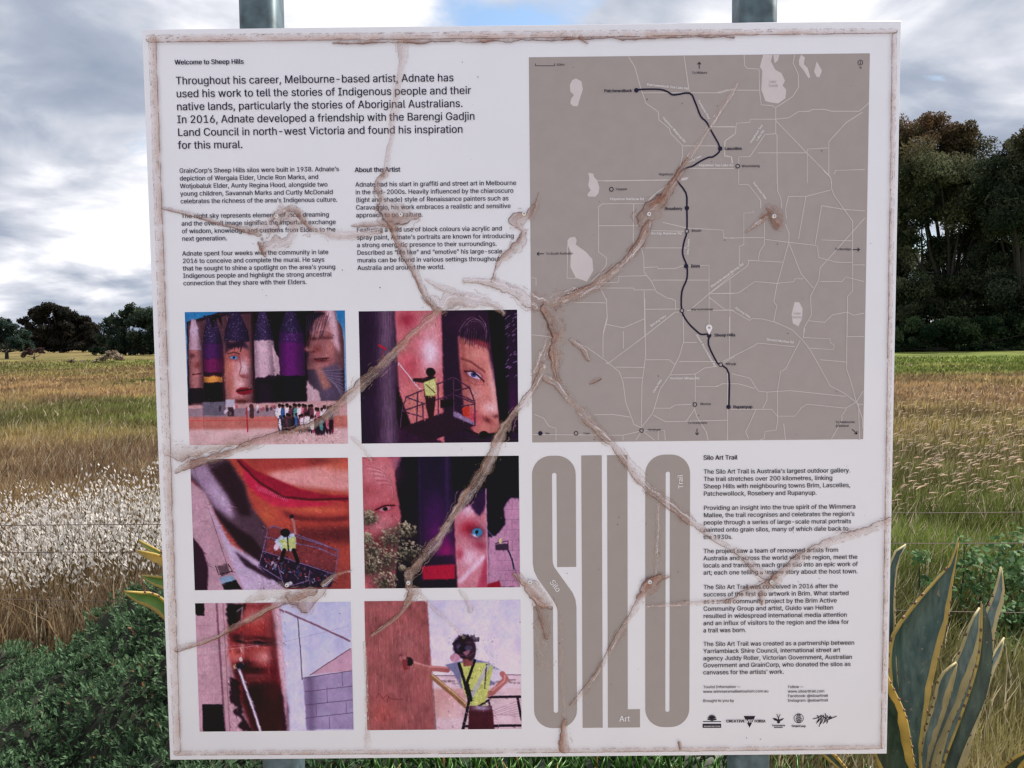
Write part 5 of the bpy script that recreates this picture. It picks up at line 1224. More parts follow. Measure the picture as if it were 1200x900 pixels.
# ================================================================== WIRE FENCE
fence = thing('wire_fence', 'plain three strand wire fence running behind the sign', 'fence', (0, 2.15, 0))
FY = 2.15
def fz(px, py): return at(px, py, FY)
m_wire = flat_mat('rusty_wire', (0.12, 0.085, 0.075), 0.6, 0.3, 80, 0.2, metal=0.3)
for yl, yr in ((616, 600), (648, 636), (705, 716)):
    a = fz(90, yl); b = fz(1125, yr); xs_ = np.linspace(-4.5, 5.0, 60); mb = MB()
    zz_ = a[2]+(b[2]-a[2])*(xs_-a[0])/(b[0]-a[0]) + 0.006*np.sin(xs_*2.1)
    mb.tube(np.stack([xs_, np.full(60, FY)+0.01*np.sin(xs_*1.3), zz_], -1), [0.0018]*60, 6); mb.V = [v-np.array([0, FY, 0]) for v in mb.V]
    mb.build('wire', m_wire, fence, True)
for x in (-4.5, 0.1, 5.0):
    mb = MB(); mb.tube([(x, 0.03, -0.2), (x, 0.03, 0.5), (x+0.01, 0.03, 0.86)], [0.035, 0.034, 0.032], 10); mb.build('post', m_bark, fence, True)

# ================================================================== LOW SHRUB ON THE LEFT
def shrub_h(x, y):                                     # height of the mound over the ground
    d = y-EYE[1]
    px = 600+(x-EYE[0])/np.maximum(d, .1)*FOC
    top = np.interp(px, [-200, 0, 60, 110, 150, 190, 240, 330], [0.20, 0.23, 0.30, 0.38, 0.45, 0.50, 0.50, 0.33])
    s = sstep(2.1, 3.0, d)*(1-sstep(3.12, 3.5, d))
    f = 0.45+0.55*sstep(2.2, 3.05, d)
    return top*f*(1-sstep(3.12, 3.4, d))*sstep(1.75, 2.0, d)*(1-sstep(-.62, -.35, x))+((vnoise(x*4, y*5, 3)-.5)*0.17+(vnoise(x*12, y*12, 4)-.5)*0.10)*sstep(1.8, 2.1, d)*(1-sstep(-.62, -.35, x))
shrub = thing('low_shrub', 'dense dark green small-leaved shrub mounded at the left foot of the sign', 'shrub', (-1.6, 1.7, 0))
so = np.array([-1.6, 1.7, 0])
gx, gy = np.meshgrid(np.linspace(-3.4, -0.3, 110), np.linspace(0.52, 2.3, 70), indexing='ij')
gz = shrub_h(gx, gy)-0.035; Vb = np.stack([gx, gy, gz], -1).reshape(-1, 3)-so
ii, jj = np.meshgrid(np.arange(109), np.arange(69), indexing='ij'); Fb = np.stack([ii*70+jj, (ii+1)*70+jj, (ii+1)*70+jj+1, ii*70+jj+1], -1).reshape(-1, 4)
mesh_np('inner_shade_mound', Vb, Fb, flat_mat('shrub_inner', (0.022, 0.024, 0.014), 0.9, 0.4, 30, 0.5), shrub, None, True)  # dark filler mound stops see-through, stands for shade inside the shrub
def leaves(n_sprig, fx, fy, fh, nl, ll, lw, c0, c1, keep=None, up=0.9, nseed=1):
    x = fx; y = fy; n = len(x); e = 0.01
    h = fh(x, y); dx = (fh(x+e, y)-h)/e; dy = (fh(x, y+e)-h)/e
    nrm = np.stack([-dx, -dy, np.ones(n)], -1)+rng.normal(0, .55, (n, 3)); nrm[:, 2] += up; nrm /= np.linalg.norm(nrm, axis=1, keepdims=True)
    V = []; Cc = []
    sp = vnoise(x*14, y*14, 71+nseed)
    base = np.stack([x, y, h-0.03], -1); hg = rng.uniform(0.01, 0.055, n)
    for k in range(nl):
        t = 0.25+0.75*(k+1)/nl; q = base+nrm*(hg*t)[:, None]
        an = rng.uniform(0, 6.283, n); a = np.cross(nrm, [0.3, 0.9, 0.1]); a /= np.linalg.norm(a, axis=1, keepdims=True); b = np.cross(nrm, a)
        dr = (np.cos(an)[:, None]*a+np.sin(an)[:, None]*b)*(1.15-t*.7)+nrm*(0.35+t*0.6); dr /= np.linalg.norm(dr, axis=1, keepdims=True)
        sd_ = np.cross(dr, nrm+0.01); sd_ /= np.linalg.norm(sd_, axis=1, keepdims=True)
        l = (ll*rng.uniform(.7, 1.3, n))[:, None]; wv = (lw*rng.uniform(.7, 1.2, n))[:, None]
        V.append(np.stack([q, q+dr*l*.5+sd_*wv, q+dr*l, q+dr*l*.5-sd_*wv], 1))
        mixv = np.clip(rng.random(n)*.6+t*.5+(sp-.5)*.6, 0, 1)[:, None]; c = np.array(c0)*(1-mixv)+np.array(c1)*mixv  # painted shade and highlight: low leaves darkened, sprig tips lightened
        Cc.append(np.repeat(c[:, None, :], 4, 1))
    V = np.concatenate(V).reshape(-1, 3); Cc = np.concatenate(Cc).reshape(-1, 3)
    return V, np.arange(len(V)).reshape(-1, 4), Cc
n = 17000; fx = rng.uniform(-3.1, -0.34, n); fy = rng.uniform(0.56, 2.26, n); k_ = shrub_h(fx, fy) > 0.06; fx, fy = fx[k_], fy[k_]
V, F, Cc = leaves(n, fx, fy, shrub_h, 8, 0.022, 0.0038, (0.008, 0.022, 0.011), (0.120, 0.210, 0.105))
bad = rng.random(len(F)) < 0.012; Cc.reshape(-1, 4, 3)[bad] = (0.22, 0.10, 0.05)
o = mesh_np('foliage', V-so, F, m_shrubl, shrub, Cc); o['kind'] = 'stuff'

# ================================================================== FLESHY GROUND COVER BEHIND THE BOARD
def pig_h(x, y):
    return 0.07+0.12*vnoise(x*2.2, y*2.2, 9)+0.05*vnoise(x*8, y*8, 12)
gx, gy = np.meshgrid(np.linspace(-0.75, 1.25, 60), np.linspace(0.25, 2.3, 60), indexing='ij')
edge_ = sstep(0, .15, gx+.75)*sstep(1.25, 1.1, gx)*sstep(.25, .5, gy)*sstep(2.3, 2.0, gy)
Vb = np.stack([gx, gy, (pig_h(gx, gy)-0.03)*edge_-0.01*(1-edge_)], -1).reshape(-1, 3); ii, jj = np.meshgrid(np.arange(59), np.arange(59), indexing='ij'); Fb = np.stack([ii*60+jj, (ii+1)*60+jj, (ii+1)*60+jj+1, ii*60+jj+1], -1).reshape(-1, 4)
nb = len(Vb)
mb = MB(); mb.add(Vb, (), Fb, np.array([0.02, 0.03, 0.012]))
for k in range(5200):
    x = rng.uniform(-0.72, 1.2); y = rng.uniform(0.3, 2.25)
    if rng.random() < 0.3: y = rng.uniform(0.8, 1.6)
    z = float(pig_h(np.array(x), np.array(y)))-0.03; l = rng.uniform(0.05, 0.10); r0 = rng.uniform(0.0035, 0.0055)
    dr = np.array([rng.normal(0, .38), rng.normal(-.1, .38), 1.0]); dr /= np.linalg.norm(dr); a = np.cross(dr, [0, 1, .2]); a /= np.linalg.norm(a); b = np.cross(dr, a)
    q = np.array([x, y, z]); bn = a*rng.normal(0, .2)*l; R3 = [(math.cos(t), math.sin(t)) for t in (0.3, 2.4, 4.5)]
    V = [q+(a*c_+b*s_)*r0*.8 for c_, s_ in R3]+[q+dr*l*.6+bn*.5+(a*c_+b*s_)*r0 for c_, s_ in R3]+[q+dr*l+bn]
    F4 = [[i, (i+1) % 3, 3+(i+1) % 3, 3+i] for i in range(3)]; F3 = [[3+i, 3+(i+1) % 3, 6] for i in range(3)]
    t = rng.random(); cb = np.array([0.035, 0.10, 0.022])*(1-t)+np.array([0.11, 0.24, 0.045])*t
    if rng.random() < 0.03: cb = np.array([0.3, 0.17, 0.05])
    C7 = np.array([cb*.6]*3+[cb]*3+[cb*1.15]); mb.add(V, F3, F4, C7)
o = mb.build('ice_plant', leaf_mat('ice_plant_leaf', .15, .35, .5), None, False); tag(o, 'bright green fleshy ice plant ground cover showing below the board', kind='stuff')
def flower(px, py, y, colr, label, r=0.02):
    c0 = at(px, py, y); f = MB()
    for k in range(22):
        a = 6.283*k/22; q = np.array([math.cos(a), math.sin(a)*.8, .35+.1*(k % 2)]); s_ = np.array([-math.sin(a), math.cos(a), 0])*r*.12
        f.add([(0, 0, 0), q*r*.6+s_, q*r, q*r*.6-s_], (), [[0, 1, 2, 3]], np.array(colr)*(0.8+.3*(k % 3)/2))
    o = thing('ice_plant_flower', label, 'flower', tuple(c0)); f.build('petals', m_shrubl, o)
    f = MB(); f.tube([(0, 0, -.1), (0, 0, 0)], [.003, .005], 6, True, np.array([.08, .16, .05])); f.build('stem', m_shrubl, o)
flower(397, 893, 1.35, (.55, .03, .30), 'pink ice plant flower just right of the left post foot')
flower(834, 892, 1.35, (.55, .03, .30), 'pink ice plant flower just left of the right post foot')
flower(936, 894, 1.30, (.75, .6, .03), 'small yellow flower right of the right post foot', .014)

# ================================================================== AGAVES
m_agreen = flat_mat('agave_blue_green', (0.024, 0.064, 0.054), 0.42, 0.28, 14, 0.15, spec=0.5)
m_agdark = flat_mat('agave_dark_green', (0.026, 0.050, 0.036), 0.42, 0.28, 14, 0.15, spec=0.5)
m_agpale = flat_mat('agave_grey_green', (0.085, 0.135, 0.125), 0.45, 0.25, 14, 0.15, spec=0.5)
m_agyel = flat_mat('agave_yellow_margin', (0.62, 0.46, 0.14), 0.5, 0.2, 22, 0.1)
m_agcream = flat_mat('agave_cream_margin', (0.66, 0.56, 0.30), 0.5, 0.15, 22, 0.1)
m_agthorn = flat_mat('agave_thorn', (0.16, 0.08, 0.05), 0.6, 0.2, 40)
for m_, bl in ((m_agreen, (.13, .19, .17)), (m_agdark, (.10, .14, .10)), (m_agpale, (.24, .30, .28))):     # waxy bloom in long streaks, and scars
    t = m_.node_tree; b = t.nodes['Principled BSDF']; src = b.inputs['Base Color'].links[0].from_socket
    tcn = t.nodes.new('ShaderNodeTexCoord'); mp = t.nodes.new('ShaderNodeMapping'); mp.inputs['Scale'].default_value = (30, 30, 3.5); t.links.new(tcn.outputs['Object'], mp.inputs[0])
    n_ = t.nodes.new('ShaderNodeTexNoise'); n_.inputs['Scale'].default_value = 1.6; n_.inputs['Detail'].default_value = 8; n_.inputs['Roughness'].default_value = .65; t.links.new(mp.outputs[0], n_.inputs['Vector'])
    r_ = t.nodes.new('ShaderNodeValToRGB'); t.links.new(n_.outputs['Fac'], r_.inputs[0]); r_.color_ramp.elements[0].position = .42; r_.color_ramp.elements[1].position = .72; r_.color_ramp.elements[1].color = (.75, .75, .75, 1)
    mx = t.nodes.new('ShaderNodeMix'); mx.data_type = 'RGBA'; t.links.new(r_.outputs[0], mx.inputs[0]); t.links.new(src, mx.inputs[6]); mx.inputs[7].default_value = (*bl, 1)
    n2 = t.nodes.new('ShaderNodeTexNoise'); n2.inputs['Scale'].default_value = 55; n2.inputs['Detail'].default_value = 4; t.links.new(tcn.outputs['Object'], n2.inputs['Vector'])
    r2 = t.nodes.new('ShaderNodeValToRGB'); t.links.new(n2.outputs['Fac'], r2.inputs[0]); r2.color_ramp.elements[0].position = .66; r2.color_ramp.elements[1].position = .70
    m3 = t.nodes.new('ShaderNodeMix'); m3.data_type = 'RGBA'; t.links.new(r2.outputs[0], m3.inputs[0]); t.links.new(mx.outputs[2], m3.inputs[6]); m3.inputs[7].default_value = (.22, .17, .11, 1)
    t.links.new(m3.outputs[2], b.inputs['Base Color'])
for m_ in (m_agyel, m_agcream):
    t = m_.node_tree; b = t.nodes['Principled BSDF']; tr = t.nodes.new('ShaderNodeBsdfTranslucent'); mx = t.nodes.new('ShaderNodeMixShader'); mx.inputs[0].default_value = .4
    t.links.new(b.inputs['Base Color'].links[0].from_socket, tr.inputs['Color']); t.links.new(b.outputs[0], mx.inputs[1]); t.links.new(tr.outputs[0], mx.inputs[2]); t.links.new(mx.outputs[0], t.nodes['Material Output'].inputs['Surface'])
def agave_leaf(par, org, left, right, y0, y1, mats, ml=0.12, mr=0.10, fold=0.30, thorns=True, label=None, mid=None, stripe=False):
    """left/right: edge outlines tip to base; y0,y1: world depth of base and tip"""
    def res(P, n=26):
        P = np.array(smooth(P, 6)); d = np.concatenate([[0], np.cumsum(np.hypot(*np.diff(P, axis=0).T))]); t = np.linspace(0, d[-1], n); return np.stack([np.interp(t, d, P[:, 0]), np.interp(t, d, P[:, 1])], -1)
    Lp, Rp = res(left), res(right); n = len(Lp); cols = [0, ml, .28, .5, .72, 1-mr, 1.0]; V = []; mlist = []
    if ml == 0: cols = [0, .14, .32, .5, .7, 1-mr, 1.0]
    for i in range(n):
        t = 1-i/(n-1); yy = y0+(y1-y0)*t**1.3
        A = at(Lp[i][0], Lp[i][1], yy); Bq = at(Rp[i][0], Rp[i][1], yy); wv = np.linalg.norm(Bq-A)
        jl, jr = 0.75+0.6*rng.random(), 0.75+0.6*rng.random(); cc_ = list(cols)
        if ml > 0: cc_[1] = ml*jl
        if mr > 0: cc_[-2] = 1-mr*jr
        for c in cc_:
            p = A+(Bq-A)*c; p = p+np.array([0, 1, 0])*fold*wv*(1-(2*c-1)**2)*1.0; V.append(p)
    k = len(cols); V = np.array(V); org = np.array(org)
    F = [[i*k+j, i*k+j+1, (i+1)*k+j+1, (i+1)*k+j] for i in range(n-1) for j in range(k-1)]
    mi = [1 if (j == 0 and ml > 0) or (j == k-2 and mr > 0) or (stripe and j == 3) else 0 for i in range(n-1) for j in range(k-1)]
    nb_ = len(V); Vt = list(V); 
    if thorns:
        for side in (0, k-1):
            for i in range(2, n-2):
                p = V[i*k+side]; p2 = V[(i+1)*k+side]; inn = V[i*k+(1 if side == 0 else k-2)]; od = p-inn; od /= np.linalg.norm(od)+1e-9; L0 = np.linalg.norm(p2-p)
                for fr_ in ((0.1+rng.random()*.5,) if rng.random() < .75 else ()):
                    q0 = p+(p2-p)*fr_; q1 = p+(p2-p)*(fr_+.28); qq = (q0+q1)/2+od*rng.uniform(.002, .0045); b0 = len(Vt); Vt += [q0, q1, qq]; F.append([b0, b0+1, b0+2]); mi.append(2)
    V = np.array(Vt)-org
    F4 = np.array([f for f in F if len(f) == 4]); F3 = [f for f in F if len(f) == 3]
    o = mesh_np('leaf', V, [F4]+([np.array(F3)] if F3 else []), [mats[0], mats[1], m_agthorn], par, None, True)
    o.data.polygons.foreach_set('material_index', np.array(mi, np.int32))
    so_ = o.modifiers.new('thickness', 'SOLIDIFY'); so_.thickness = 0.006; so_.offset = 0
    if label: o['label'] = label
    return o
ag = thing('agave_plant', 'large agave with blue green leaves edged in yellow right of the sign', 'agave', (1.2, 0.85, 0)); go_ = (1.2, 0.85, 0)
PB = [(1098, 1010), (1106, 1060)]
agave_leaf(ag, go_, [(1124, 630), (1113, 662), (1099, 677), (1069, 711), (1045, 745), (1041, 794), (1047, 850), (1062, 905), (1074, 1000), (1080, 1040)],
           [(1124.5, 630), (1117, 680), (1110, 730), (1099, 772), (1087, 830), (1080, 880), (1084, 950), (1092, 1010), (1096, 1040)], 0.86, 1.0, (m_agreen, m_agyel), .13, .07)
agave_leaf(ag, go_, [(1173, 664), (1166, 692), (1152, 726), (1138, 770), (1118, 830), (1098, 900), (1094, 1000)], [(1174, 664), (1177, 700), (1168, 732), (1160, 780), (1140, 850), (1122, 920), (1112, 1000)], 0.92, 1.16, (m_agpale, m_agcream), .2, .14)
agave_leaf(ag, go_, [(1148, 712), (1138, 728), (1122, 770), (1101, 810), (1088, 850), (1077, 885), (1078, 960), (1084, 1030)], [(1149, 714), (1150, 745), (1142, 780), (1128, 820), (1110, 860), (1096, 900), (1098, 970), (1100, 1030)], 0.88, 1.04, (m_agpale, m_agcream), .17, .15, stripe=False, label='agave leaf with pale grey centre and cream margins')
agave_leaf(ag, go_, [(1121, 776), (1110, 784), (1100, 796), (1092, 830), (1080, 870), (1076, 920), (1084, 1010)], [(1122, 778), (1118, 800), (1108, 835), (1096, 870), (1088, 900), (1090, 950), (1096, 1010)], 0.90, 0.96, (m_agpale, m_agcream), .22, .2)
agave_leaf(ag, go_, [(1150.5, 705), (1148, 760), (1139, 800), (1122, 850), (1104, 900), (1094, 960), (1090, 1030)], [(1151, 705), (1161, 735), (1163, 775), (1156, 815), (1141, 850), (1121, 900), (1108, 960), (1102, 1030)], 0.84, 0.93, (m_agdark, m_agyel), .13, 0, label='dark curved front leaf of the agave')
agave_leaf(ag, go_, [(1177, 747), (1168, 760), (1160, 775), (1148, 810), (1124, 880), (1104, 960)], [(1177.5, 748), (1173, 770), (1165, 788), (1155, 820), (1134, 890), (1112, 970)], 0.96, 1.15, (m_agpale, m_agcream), .25, .2)
agave_leaf(ag, go_, [(1010, 760), (1008, 800), (1012, 850), (1030, 900), (1056, 960), (1080, 1030)], [(1012, 758), (1034, 780), (1046, 805), (1062, 840), (1070, 885), (1082, 950), (1094, 1030)], 0.84, 0.72, (m_agdark, m_agyel), .1, .13, label='dark lower leaf of the agave beside the board edge')
agave_leaf(ag, go_, [(1062, 638), (1050, 645), (1042, 665), (1034, 720), (1036, 800), (1060, 900), (1084, 1000)], [(1062.5, 638.5), (1054, 655), (1049, 690), (1050, 760), (1056, 820), (1076, 900), (1094, 1000)], 0.9, 1.02, (m_agreen, m_agcream), .06, .06)
agave_leaf(ag, go_, [(960, 868), (975, 880), (1000, 910), (1040, 960), (1080, 1030)], [(958, 880), (985, 905), (1016, 940), (1056, 990), (1090, 1050)], 0.84, 0.75, (m_agdark, m_agyel), .2, .16)
agave_leaf(ag, go_, [(1205, 880), (1180, 894), (1150, 930), (1110, 1000)], [(1208, 884), (1190, 915), (1160, 960), (1116, 1030)], 0.84, 0.7, (m_agdark, m_agyel), .2, .16)
a2 = thing('agave_plant', 'low agave with yellow green leaves poking out left of the sign', 'agave', (-1.1, 1.4, 0)); g2 = (-1.1, 1.4, 0)
m_agylg = flat_mat('agave_lime', (0.20, 0.27, 0.05), 0.42, 0.3, 14, 0.15); m_aggrn = flat_mat('agave_mid_green', (0.12, 0.24, 0.055), 0.42, 0.28, 14, 0.15)
for Lq, Rq, y1, mt in (([(163, 633), (178, 641), (196, 652), (230, 690), (262, 780), (270, 880)], [(162, 634.5), (176, 647), (194, 660), (224, 700), (250, 790), (262, 880)], 1.5, m_agylg),
                   ([(160.5, 645), (176, 648), (196, 656), (228, 700), (256, 790), (270, 880)], [(160.5, 647), (174, 656), (194, 668), (222, 712), (248, 800), (262, 880)], 1.3, m_agyel),
                   ([(166, 674), (182, 675.5), (200, 680), (226, 720), (252, 800), (268, 880)], [(166, 676), (180, 686), (198, 696), (220, 735), (246, 810), (262, 880)], 1.3, m_aggrn),
                   ([(146, 693), (164, 694), (186, 698), (214, 730), (246, 800), (264, 880)], [(146, 695), (160, 706), (182, 717), (206, 745), (238, 815), (258, 880)], 1.15, m_aggrn),
                   ([(290, 640), (276, 700), (264, 780), (264, 880)], [(292, 640), (300, 700), (290, 780), (276, 880)], 1.4, m_aggrn), ([(400, 680), (360, 700), (310, 760), (274, 880)], [(402, 682), (372, 722), (322, 790), (284, 885)], 1.3, m_aggrn),
                   ([(345, 610), (318, 680), (290, 760), (270, 880)], [(347, 611), (340, 690), (308, 780), (282, 880)], 1.5, m_agylg)):
    agave_leaf(a2, g2, Lq, Rq, 1.4, y1, (mt, m_agyel), .14, .12, .3, True)

# ================================================================== BROAD-LEAVED BUSH AND BARE EARTH BEYOND THE AGAVE
bush = thing('weed_bush', 'leafy green weedy bush behind the agave at the right edge', 'bush', (2.1, 2.6, 0)); bo = np.array([2.1, 2.6, 0])
V = []; Cc = []; mb = MB()
for (px, py, r, yy) in ((1150, 668, 30, 2.5), (1180, 655, 32, 2.6), (1205, 690, 40, 2.5), (1130, 640, 16, 2.7), (1078, 650, 14, 2.6), (1160, 720, 34, 2.4), (1205, 640, 30, 2.8), (1240, 680, 50, 2.7), (1110, 690, 20, 2.5), (1200, 770, 30, 2.2), (1172, 760, 28, 2.3), (1190, 815, 26, 2.0), (1150, 790, 20, 2.1), (1090, 690, 18, 2.6), (1070, 720, 16, 2.5), (1215, 730, 36, 2.4), (1168, 845, 16, 1.9)):
    c = at(px, py, yy); rm = r/FOC*(yy-EYE[1]); nn = int(r*r*.17)
    mb.tube([(c[0]+rng.normal(0, .1), yy, 0), (c[0], yy, c[2]*.6), c], [.006, .005, .002], 5, False); 
    for k in range(nn):
        u = rng.normal(0, 1, 3); u /= np.linalg.norm(u); p = c+u*rm*rng.random()**.4; nr_ = u*.6+rng.normal(0, .6, 3)+np.array([0, -.3, .6]); nr_ /= np.linalg.norm(nr_)
        a = np.cross(nr_, rng.normal(0, 1, 3)); a /= np.linalg.norm(a); b = np.cross(nr_, a); l = rng.uniform(.018, .042); wv = l*.42
        V += [p-a*l*.5, p+b*wv*.8-a*l*.1, p+a*l*.25+b*wv*.5, p+a*l*.6, p+a*l*.25-b*wv*.5, p-b*wv*.8-a*l*.1]; t = rng.random()
        Cc += [np.array([.035, .085, .03])*(1-t)+np.array([.13, .24, .085])*t]*6
V = np.array(V)-bo; o = mesh_np('foliage', V, np.arange(len(V)).reshape(-1, 6), m_shrubl, bush, np.array(Cc)); o['kind'] = 'stuff'
mb.V = [v-bo for v in mb.V]; o = mb.build('stems', m_bark, bush); o['kind'] = 'stuff'

# ================================================================== TREES
def tree(name, label, cat, D, base_px, base_z, clumps, leaf, c0, c1, dens=1.0, group=None, sub=9, subr=.36, trunk=0.35, top_tint=None, limbs=True, rgrow=1.0):
    y = EYE[1]+D; bpt = at(base_px, 420, y); org = np.array([bpt[0], y, base_z]); root = thing(name, label, cat, tuple(org), group)
    tk = MB(); Vs = []; Cs = []
    zc = np.mean([at(c[0], c[1], y)[2] for c in clumps]); fork = np.array([org[0], y, base_z+(zc-base_z)*.35])
    if limbs: tk.tube([org-np.array([0, 0, .4]), org*.5+fork*.5+np.array([.1*trunk, 0, 0]), fork], [trunk*1.25, trunk, trunk*.8], 9)
    for ci, (px, py, r) in enumerate(clumps):
        r = r*rgrow
        rm = r/FOC*D; dy = rng.normal(0, 1)*rm*.9; c = at(px, py, y+dy)
        if limbs:
            mid = fork*.45+c*.55+rng.normal(0, 1, 3)*rm*.2+np.array([0, 0, -rm*.3]); tk.tube([fork-np.array([0, 0, trunk]), mid, c], [trunk*.42, trunk*.24, trunk*.07], 6, False)
        for s_ in range(sub):
            u = rng.normal(0, 1, 3); u /= np.linalg.norm(u); q = c+u*rm*(rng.random()**.45)*np.array([1, 1, .8])*.9; rs = rm*subr*rng.uniform(.6, 1.25)
            if limbs and s_ % 2 == 0: tk.tube([c, (c+q)/2+rng.normal(0, 1, 3)*rs*.2, q], [trunk*.07, trunk*.05, trunk*.02], 4, False)
            nl = int(dens*14*(rs/leaf)**1.7)
            v = rng.normal(0, 1, (nl, 3)); v /= np.linalg.norm(v, axis=1, keepdims=True); p = q+v*rs*(rng.random(nl)**.4)[:, None]*np.array([1.15, 1.15, .92])
            nr_ = v*.5+rng.normal(0, .7, (nl, 3)); nr_ /= np.linalg.norm(nr_, axis=1, keepdims=True)
            a = np.cross(nr_, rng.normal(0, 1, (nl, 3))+np.array([0, 0, 1.0])); a /= np.linalg.norm(a, axis=1, keepdims=True); b = np.cross(nr_, a); l = (leaf*rng.uniform(.6, 1.5, nl))[:, None]
            Vs.append(np.stack([p-a*l*.35-b*l, p+a*l*.35-b*l*.3, p+a*l*.25+b*l, p-a*l*.3+b*l*.4], 1).reshape(-1, 3))
            tt = np.clip(rng.normal(.45+.35*rng.normal(), .25, nl), 0, 1)[:, None]; cc = np.array(c0)*(1-tt)+np.array(c1)*tt
            if top_tint is not None:  # sunlit brown of the tree tops painted into the leaf colour
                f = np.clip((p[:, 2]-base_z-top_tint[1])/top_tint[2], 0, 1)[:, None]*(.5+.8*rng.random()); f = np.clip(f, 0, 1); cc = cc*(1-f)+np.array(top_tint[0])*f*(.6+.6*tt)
            Cs.append(np.repeat(cc, 4, 0))
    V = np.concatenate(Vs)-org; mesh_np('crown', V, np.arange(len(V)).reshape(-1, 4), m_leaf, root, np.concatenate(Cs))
    if limbs: tk.V = [v-org for v in tk.V]; tk.build('trunk', m_bark, root, True)
    return root
DG0, DG1 = (0.022, 0.038, 0.022), (0.135, 0.150, 0.085)
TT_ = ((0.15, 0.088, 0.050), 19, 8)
tree('gum_tree', 'tallest dark gum tree with sun-tinted bronze top just right of the board', 'tree', 86, 1112, 0.2,
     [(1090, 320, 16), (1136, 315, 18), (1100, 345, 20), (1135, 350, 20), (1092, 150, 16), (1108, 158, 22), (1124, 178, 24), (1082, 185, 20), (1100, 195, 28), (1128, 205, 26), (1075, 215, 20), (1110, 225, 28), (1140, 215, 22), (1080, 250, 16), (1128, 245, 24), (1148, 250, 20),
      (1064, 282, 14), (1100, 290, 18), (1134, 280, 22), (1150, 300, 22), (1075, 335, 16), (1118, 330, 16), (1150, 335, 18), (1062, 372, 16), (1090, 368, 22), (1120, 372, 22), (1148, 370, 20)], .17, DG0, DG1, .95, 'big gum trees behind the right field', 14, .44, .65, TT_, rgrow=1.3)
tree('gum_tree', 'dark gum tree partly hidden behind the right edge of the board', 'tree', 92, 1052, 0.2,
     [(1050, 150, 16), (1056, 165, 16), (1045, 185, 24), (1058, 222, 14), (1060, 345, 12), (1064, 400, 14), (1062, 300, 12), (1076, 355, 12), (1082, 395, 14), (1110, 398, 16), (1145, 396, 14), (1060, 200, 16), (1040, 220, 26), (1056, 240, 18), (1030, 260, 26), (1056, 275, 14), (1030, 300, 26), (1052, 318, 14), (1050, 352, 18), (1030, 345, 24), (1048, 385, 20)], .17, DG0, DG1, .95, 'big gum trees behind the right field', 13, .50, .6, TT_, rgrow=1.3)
tree('gum_tree', 'dark spreading gum tree with a sun-tinted reddish crown at the right edge', 'tree', 80, 1192, 0.2,
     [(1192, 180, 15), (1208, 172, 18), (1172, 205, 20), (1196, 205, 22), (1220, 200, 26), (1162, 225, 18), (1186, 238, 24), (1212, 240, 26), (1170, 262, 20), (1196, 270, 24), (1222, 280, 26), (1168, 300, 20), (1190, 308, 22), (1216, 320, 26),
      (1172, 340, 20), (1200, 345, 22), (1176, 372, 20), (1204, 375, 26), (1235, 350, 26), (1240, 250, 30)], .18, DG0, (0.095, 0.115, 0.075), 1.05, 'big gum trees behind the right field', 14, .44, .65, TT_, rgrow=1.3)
tree('understorey_bush', 'dark green bushy undergrowth below the tall gum trees on the right', 'bush', 77, 1130, 0.0,
     [(1045, 396, 14), (1062, 392, 14), (1080, 386, 20), (1100, 390, 18), (1120, 385, 22), (1142, 388, 20), (1162, 388, 20), (1182, 384, 22), (1202, 386, 22), (1224, 388, 20), (1070, 404, 9), (1095, 405, 8), (1118, 404, 9), (1140, 405, 8), (1165, 404, 9), (1190, 405, 9), (1212, 404, 9), (1240, 404, 10)] + [(1036+10*i, 408, 9) for i in range(24)], .17, (0.014, 0.034, 0.018), (0.085, 0.125, 0.058), 1.5, None, 10, .4, .2)
G3 = 'distant trees beyond the left field'
tree('fig_tree', 'broad dark domed tree on the left horizon', 'tree', 150, 72, -.3,
     [(52, 362, 6), (60, 361, 7), (70, 364, 7), (42, 364, 5), (38, 366, 4), (48, 372, 8), (62, 374, 9), (76, 370, 7), (84, 372, 7), (90, 374, 6), (100, 376, 5), (94, 382, 9), (106, 384, 7), (80, 384, 9), (66, 388, 9), (52, 388, 9), (112, 392, 8), (100, 396, 10), (84, 398, 9), (66, 400, 9), (48, 400, 9), (120, 400, 7), (36, 384, 7), (28, 376, 5), (30, 390, 6), (40, 402, 7)] + [(26+9*i, 406, 6) for i in range(12)], .24, (0.016, 0.018, 0.016), (0.055, 0.048, 0.036), 1.5, G3, 12, .50, .4, rgrow=1.18)
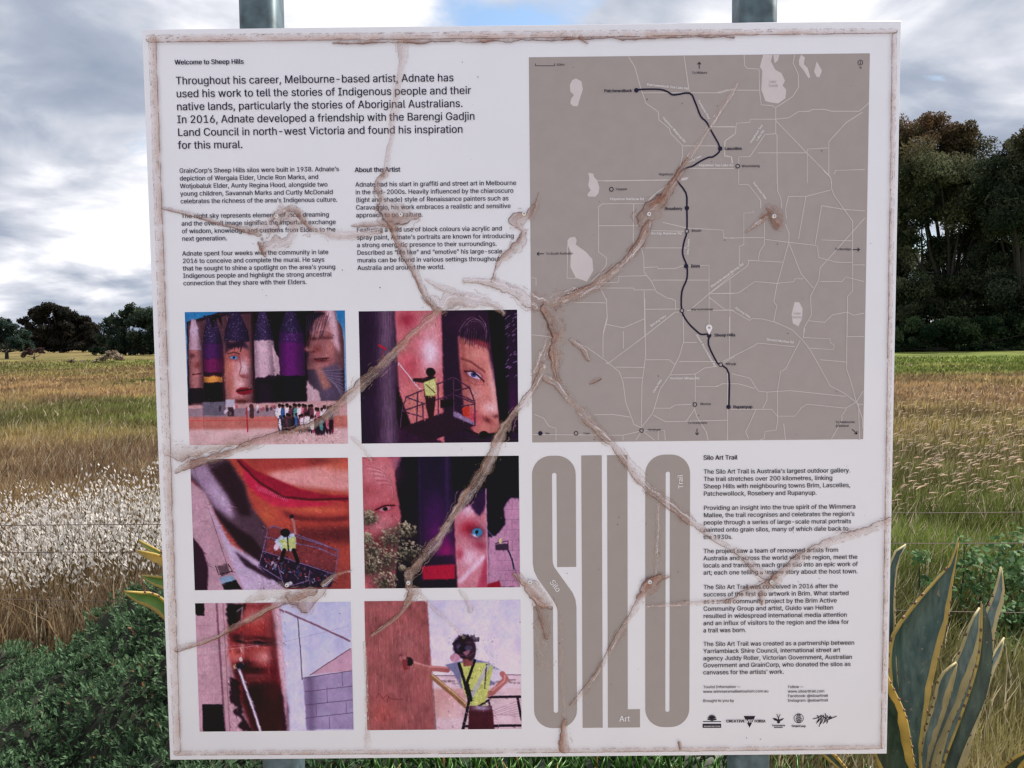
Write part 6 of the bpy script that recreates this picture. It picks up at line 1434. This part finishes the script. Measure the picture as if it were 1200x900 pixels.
tree('olive_tree', 'feathery grey green tree beside the left edge of the board', 'tree', 105, 152, -.2,
     [(152, 362, 6), (146, 368, 7), (160, 366, 8), (172, 368, 9), (184, 366, 9), (135, 374, 6), (124, 378, 6), (142, 380, 7), (156, 378, 8), (170, 380, 8), (184, 382, 10), (198, 372, 10), (130, 388, 8), (146, 392, 9), (162, 394, 10), (178, 394, 10), (194, 392, 10), (120, 396, 7), (136, 402, 9), (152, 405, 9), (168, 405, 9), (184, 404, 9), (200, 404, 9)] + [(112+9*i, 411, 5) for i in range(10)], .17, (0.020, 0.040, 0.030), (0.085, 0.105, 0.070), .95, G3, 12, .48, .2, rgrow=1.15)
tree('grey_shrub', 'grey green rounded shrub at the far left edge below the tree line', 'bush', 88, 8, 0.0,
     [(-20, 385, 12), (0, 380, 10), (8, 378, 6), (14, 388, 10), (26, 392, 9), (4, 396, 12), (20, 402, 10), (32, 402, 7), (-14, 402, 14), (38, 408, 4), (-40, 392, 16)], .15, (0.018, 0.040, 0.036), (0.075, 0.100, 0.078), 1.4, None, 9, .4, .2)
tree('dry_shrub', 'low reddish brown shrub in front of the far left trees', 'bush', 82, 40, 0.0, [(36, 411, 6), (44, 410, 5), (28, 414, 5), (50, 413, 3)], .10, (0.04, 0.028, 0.03), (0.13, 0.08, 0.075), 1.1, None, 8, .42, .1)
tree('dry_shrub', 'pale dry grass clump in the field beside the board', 'bush', 62, 128, 0.0, [(122, 420, 6), (130, 416, 7), (140, 419, 6), (112, 424, 4), (96, 425, 4), (84, 424, 4)], .08, (0.20, 0.15, 0.11), (0.42, 0.35, 0.27), 1.0, None, 8, .42, .06)
# far tree line closing the horizon
mb = MB(); nx = 260
for k in range(900):
    px = rng.uniform(-400, 1600); D = 330+rng.uniform(-30, 60); y = EYE[1]+D; c = at(px, 400, y); h = rng.uniform(2.2, 5.0)+1.5*vnoise(np.array(px*.02), np.array(1.0), 3); n = 26
    v = rng.normal(0, 1, (n, 3)); v /= np.linalg.norm(v, axis=1, keepdims=True); p = np.array([c[0], y, h*.45])+v*np.array([3.4, 3, h*.5]); a = rng.normal(0, .8, (n, 3)); b = rng.normal(0, .8, (n, 3))
    t = rng.random((n, 1)); cc = np.array([.02, .036, .028])*(1-t)+np.array([.055, .07, .05])*t
    mb.add(np.stack([p-a, p+b, p+a, p-b], 1).reshape(-1, 3), (), np.arange(n*4).reshape(-1, 4), np.repeat(cc, 4, 0))
o = mb.build('distant_tree_line', m_leaf); tag(o, 'low dark line of far trees along the horizon', kind='stuff')
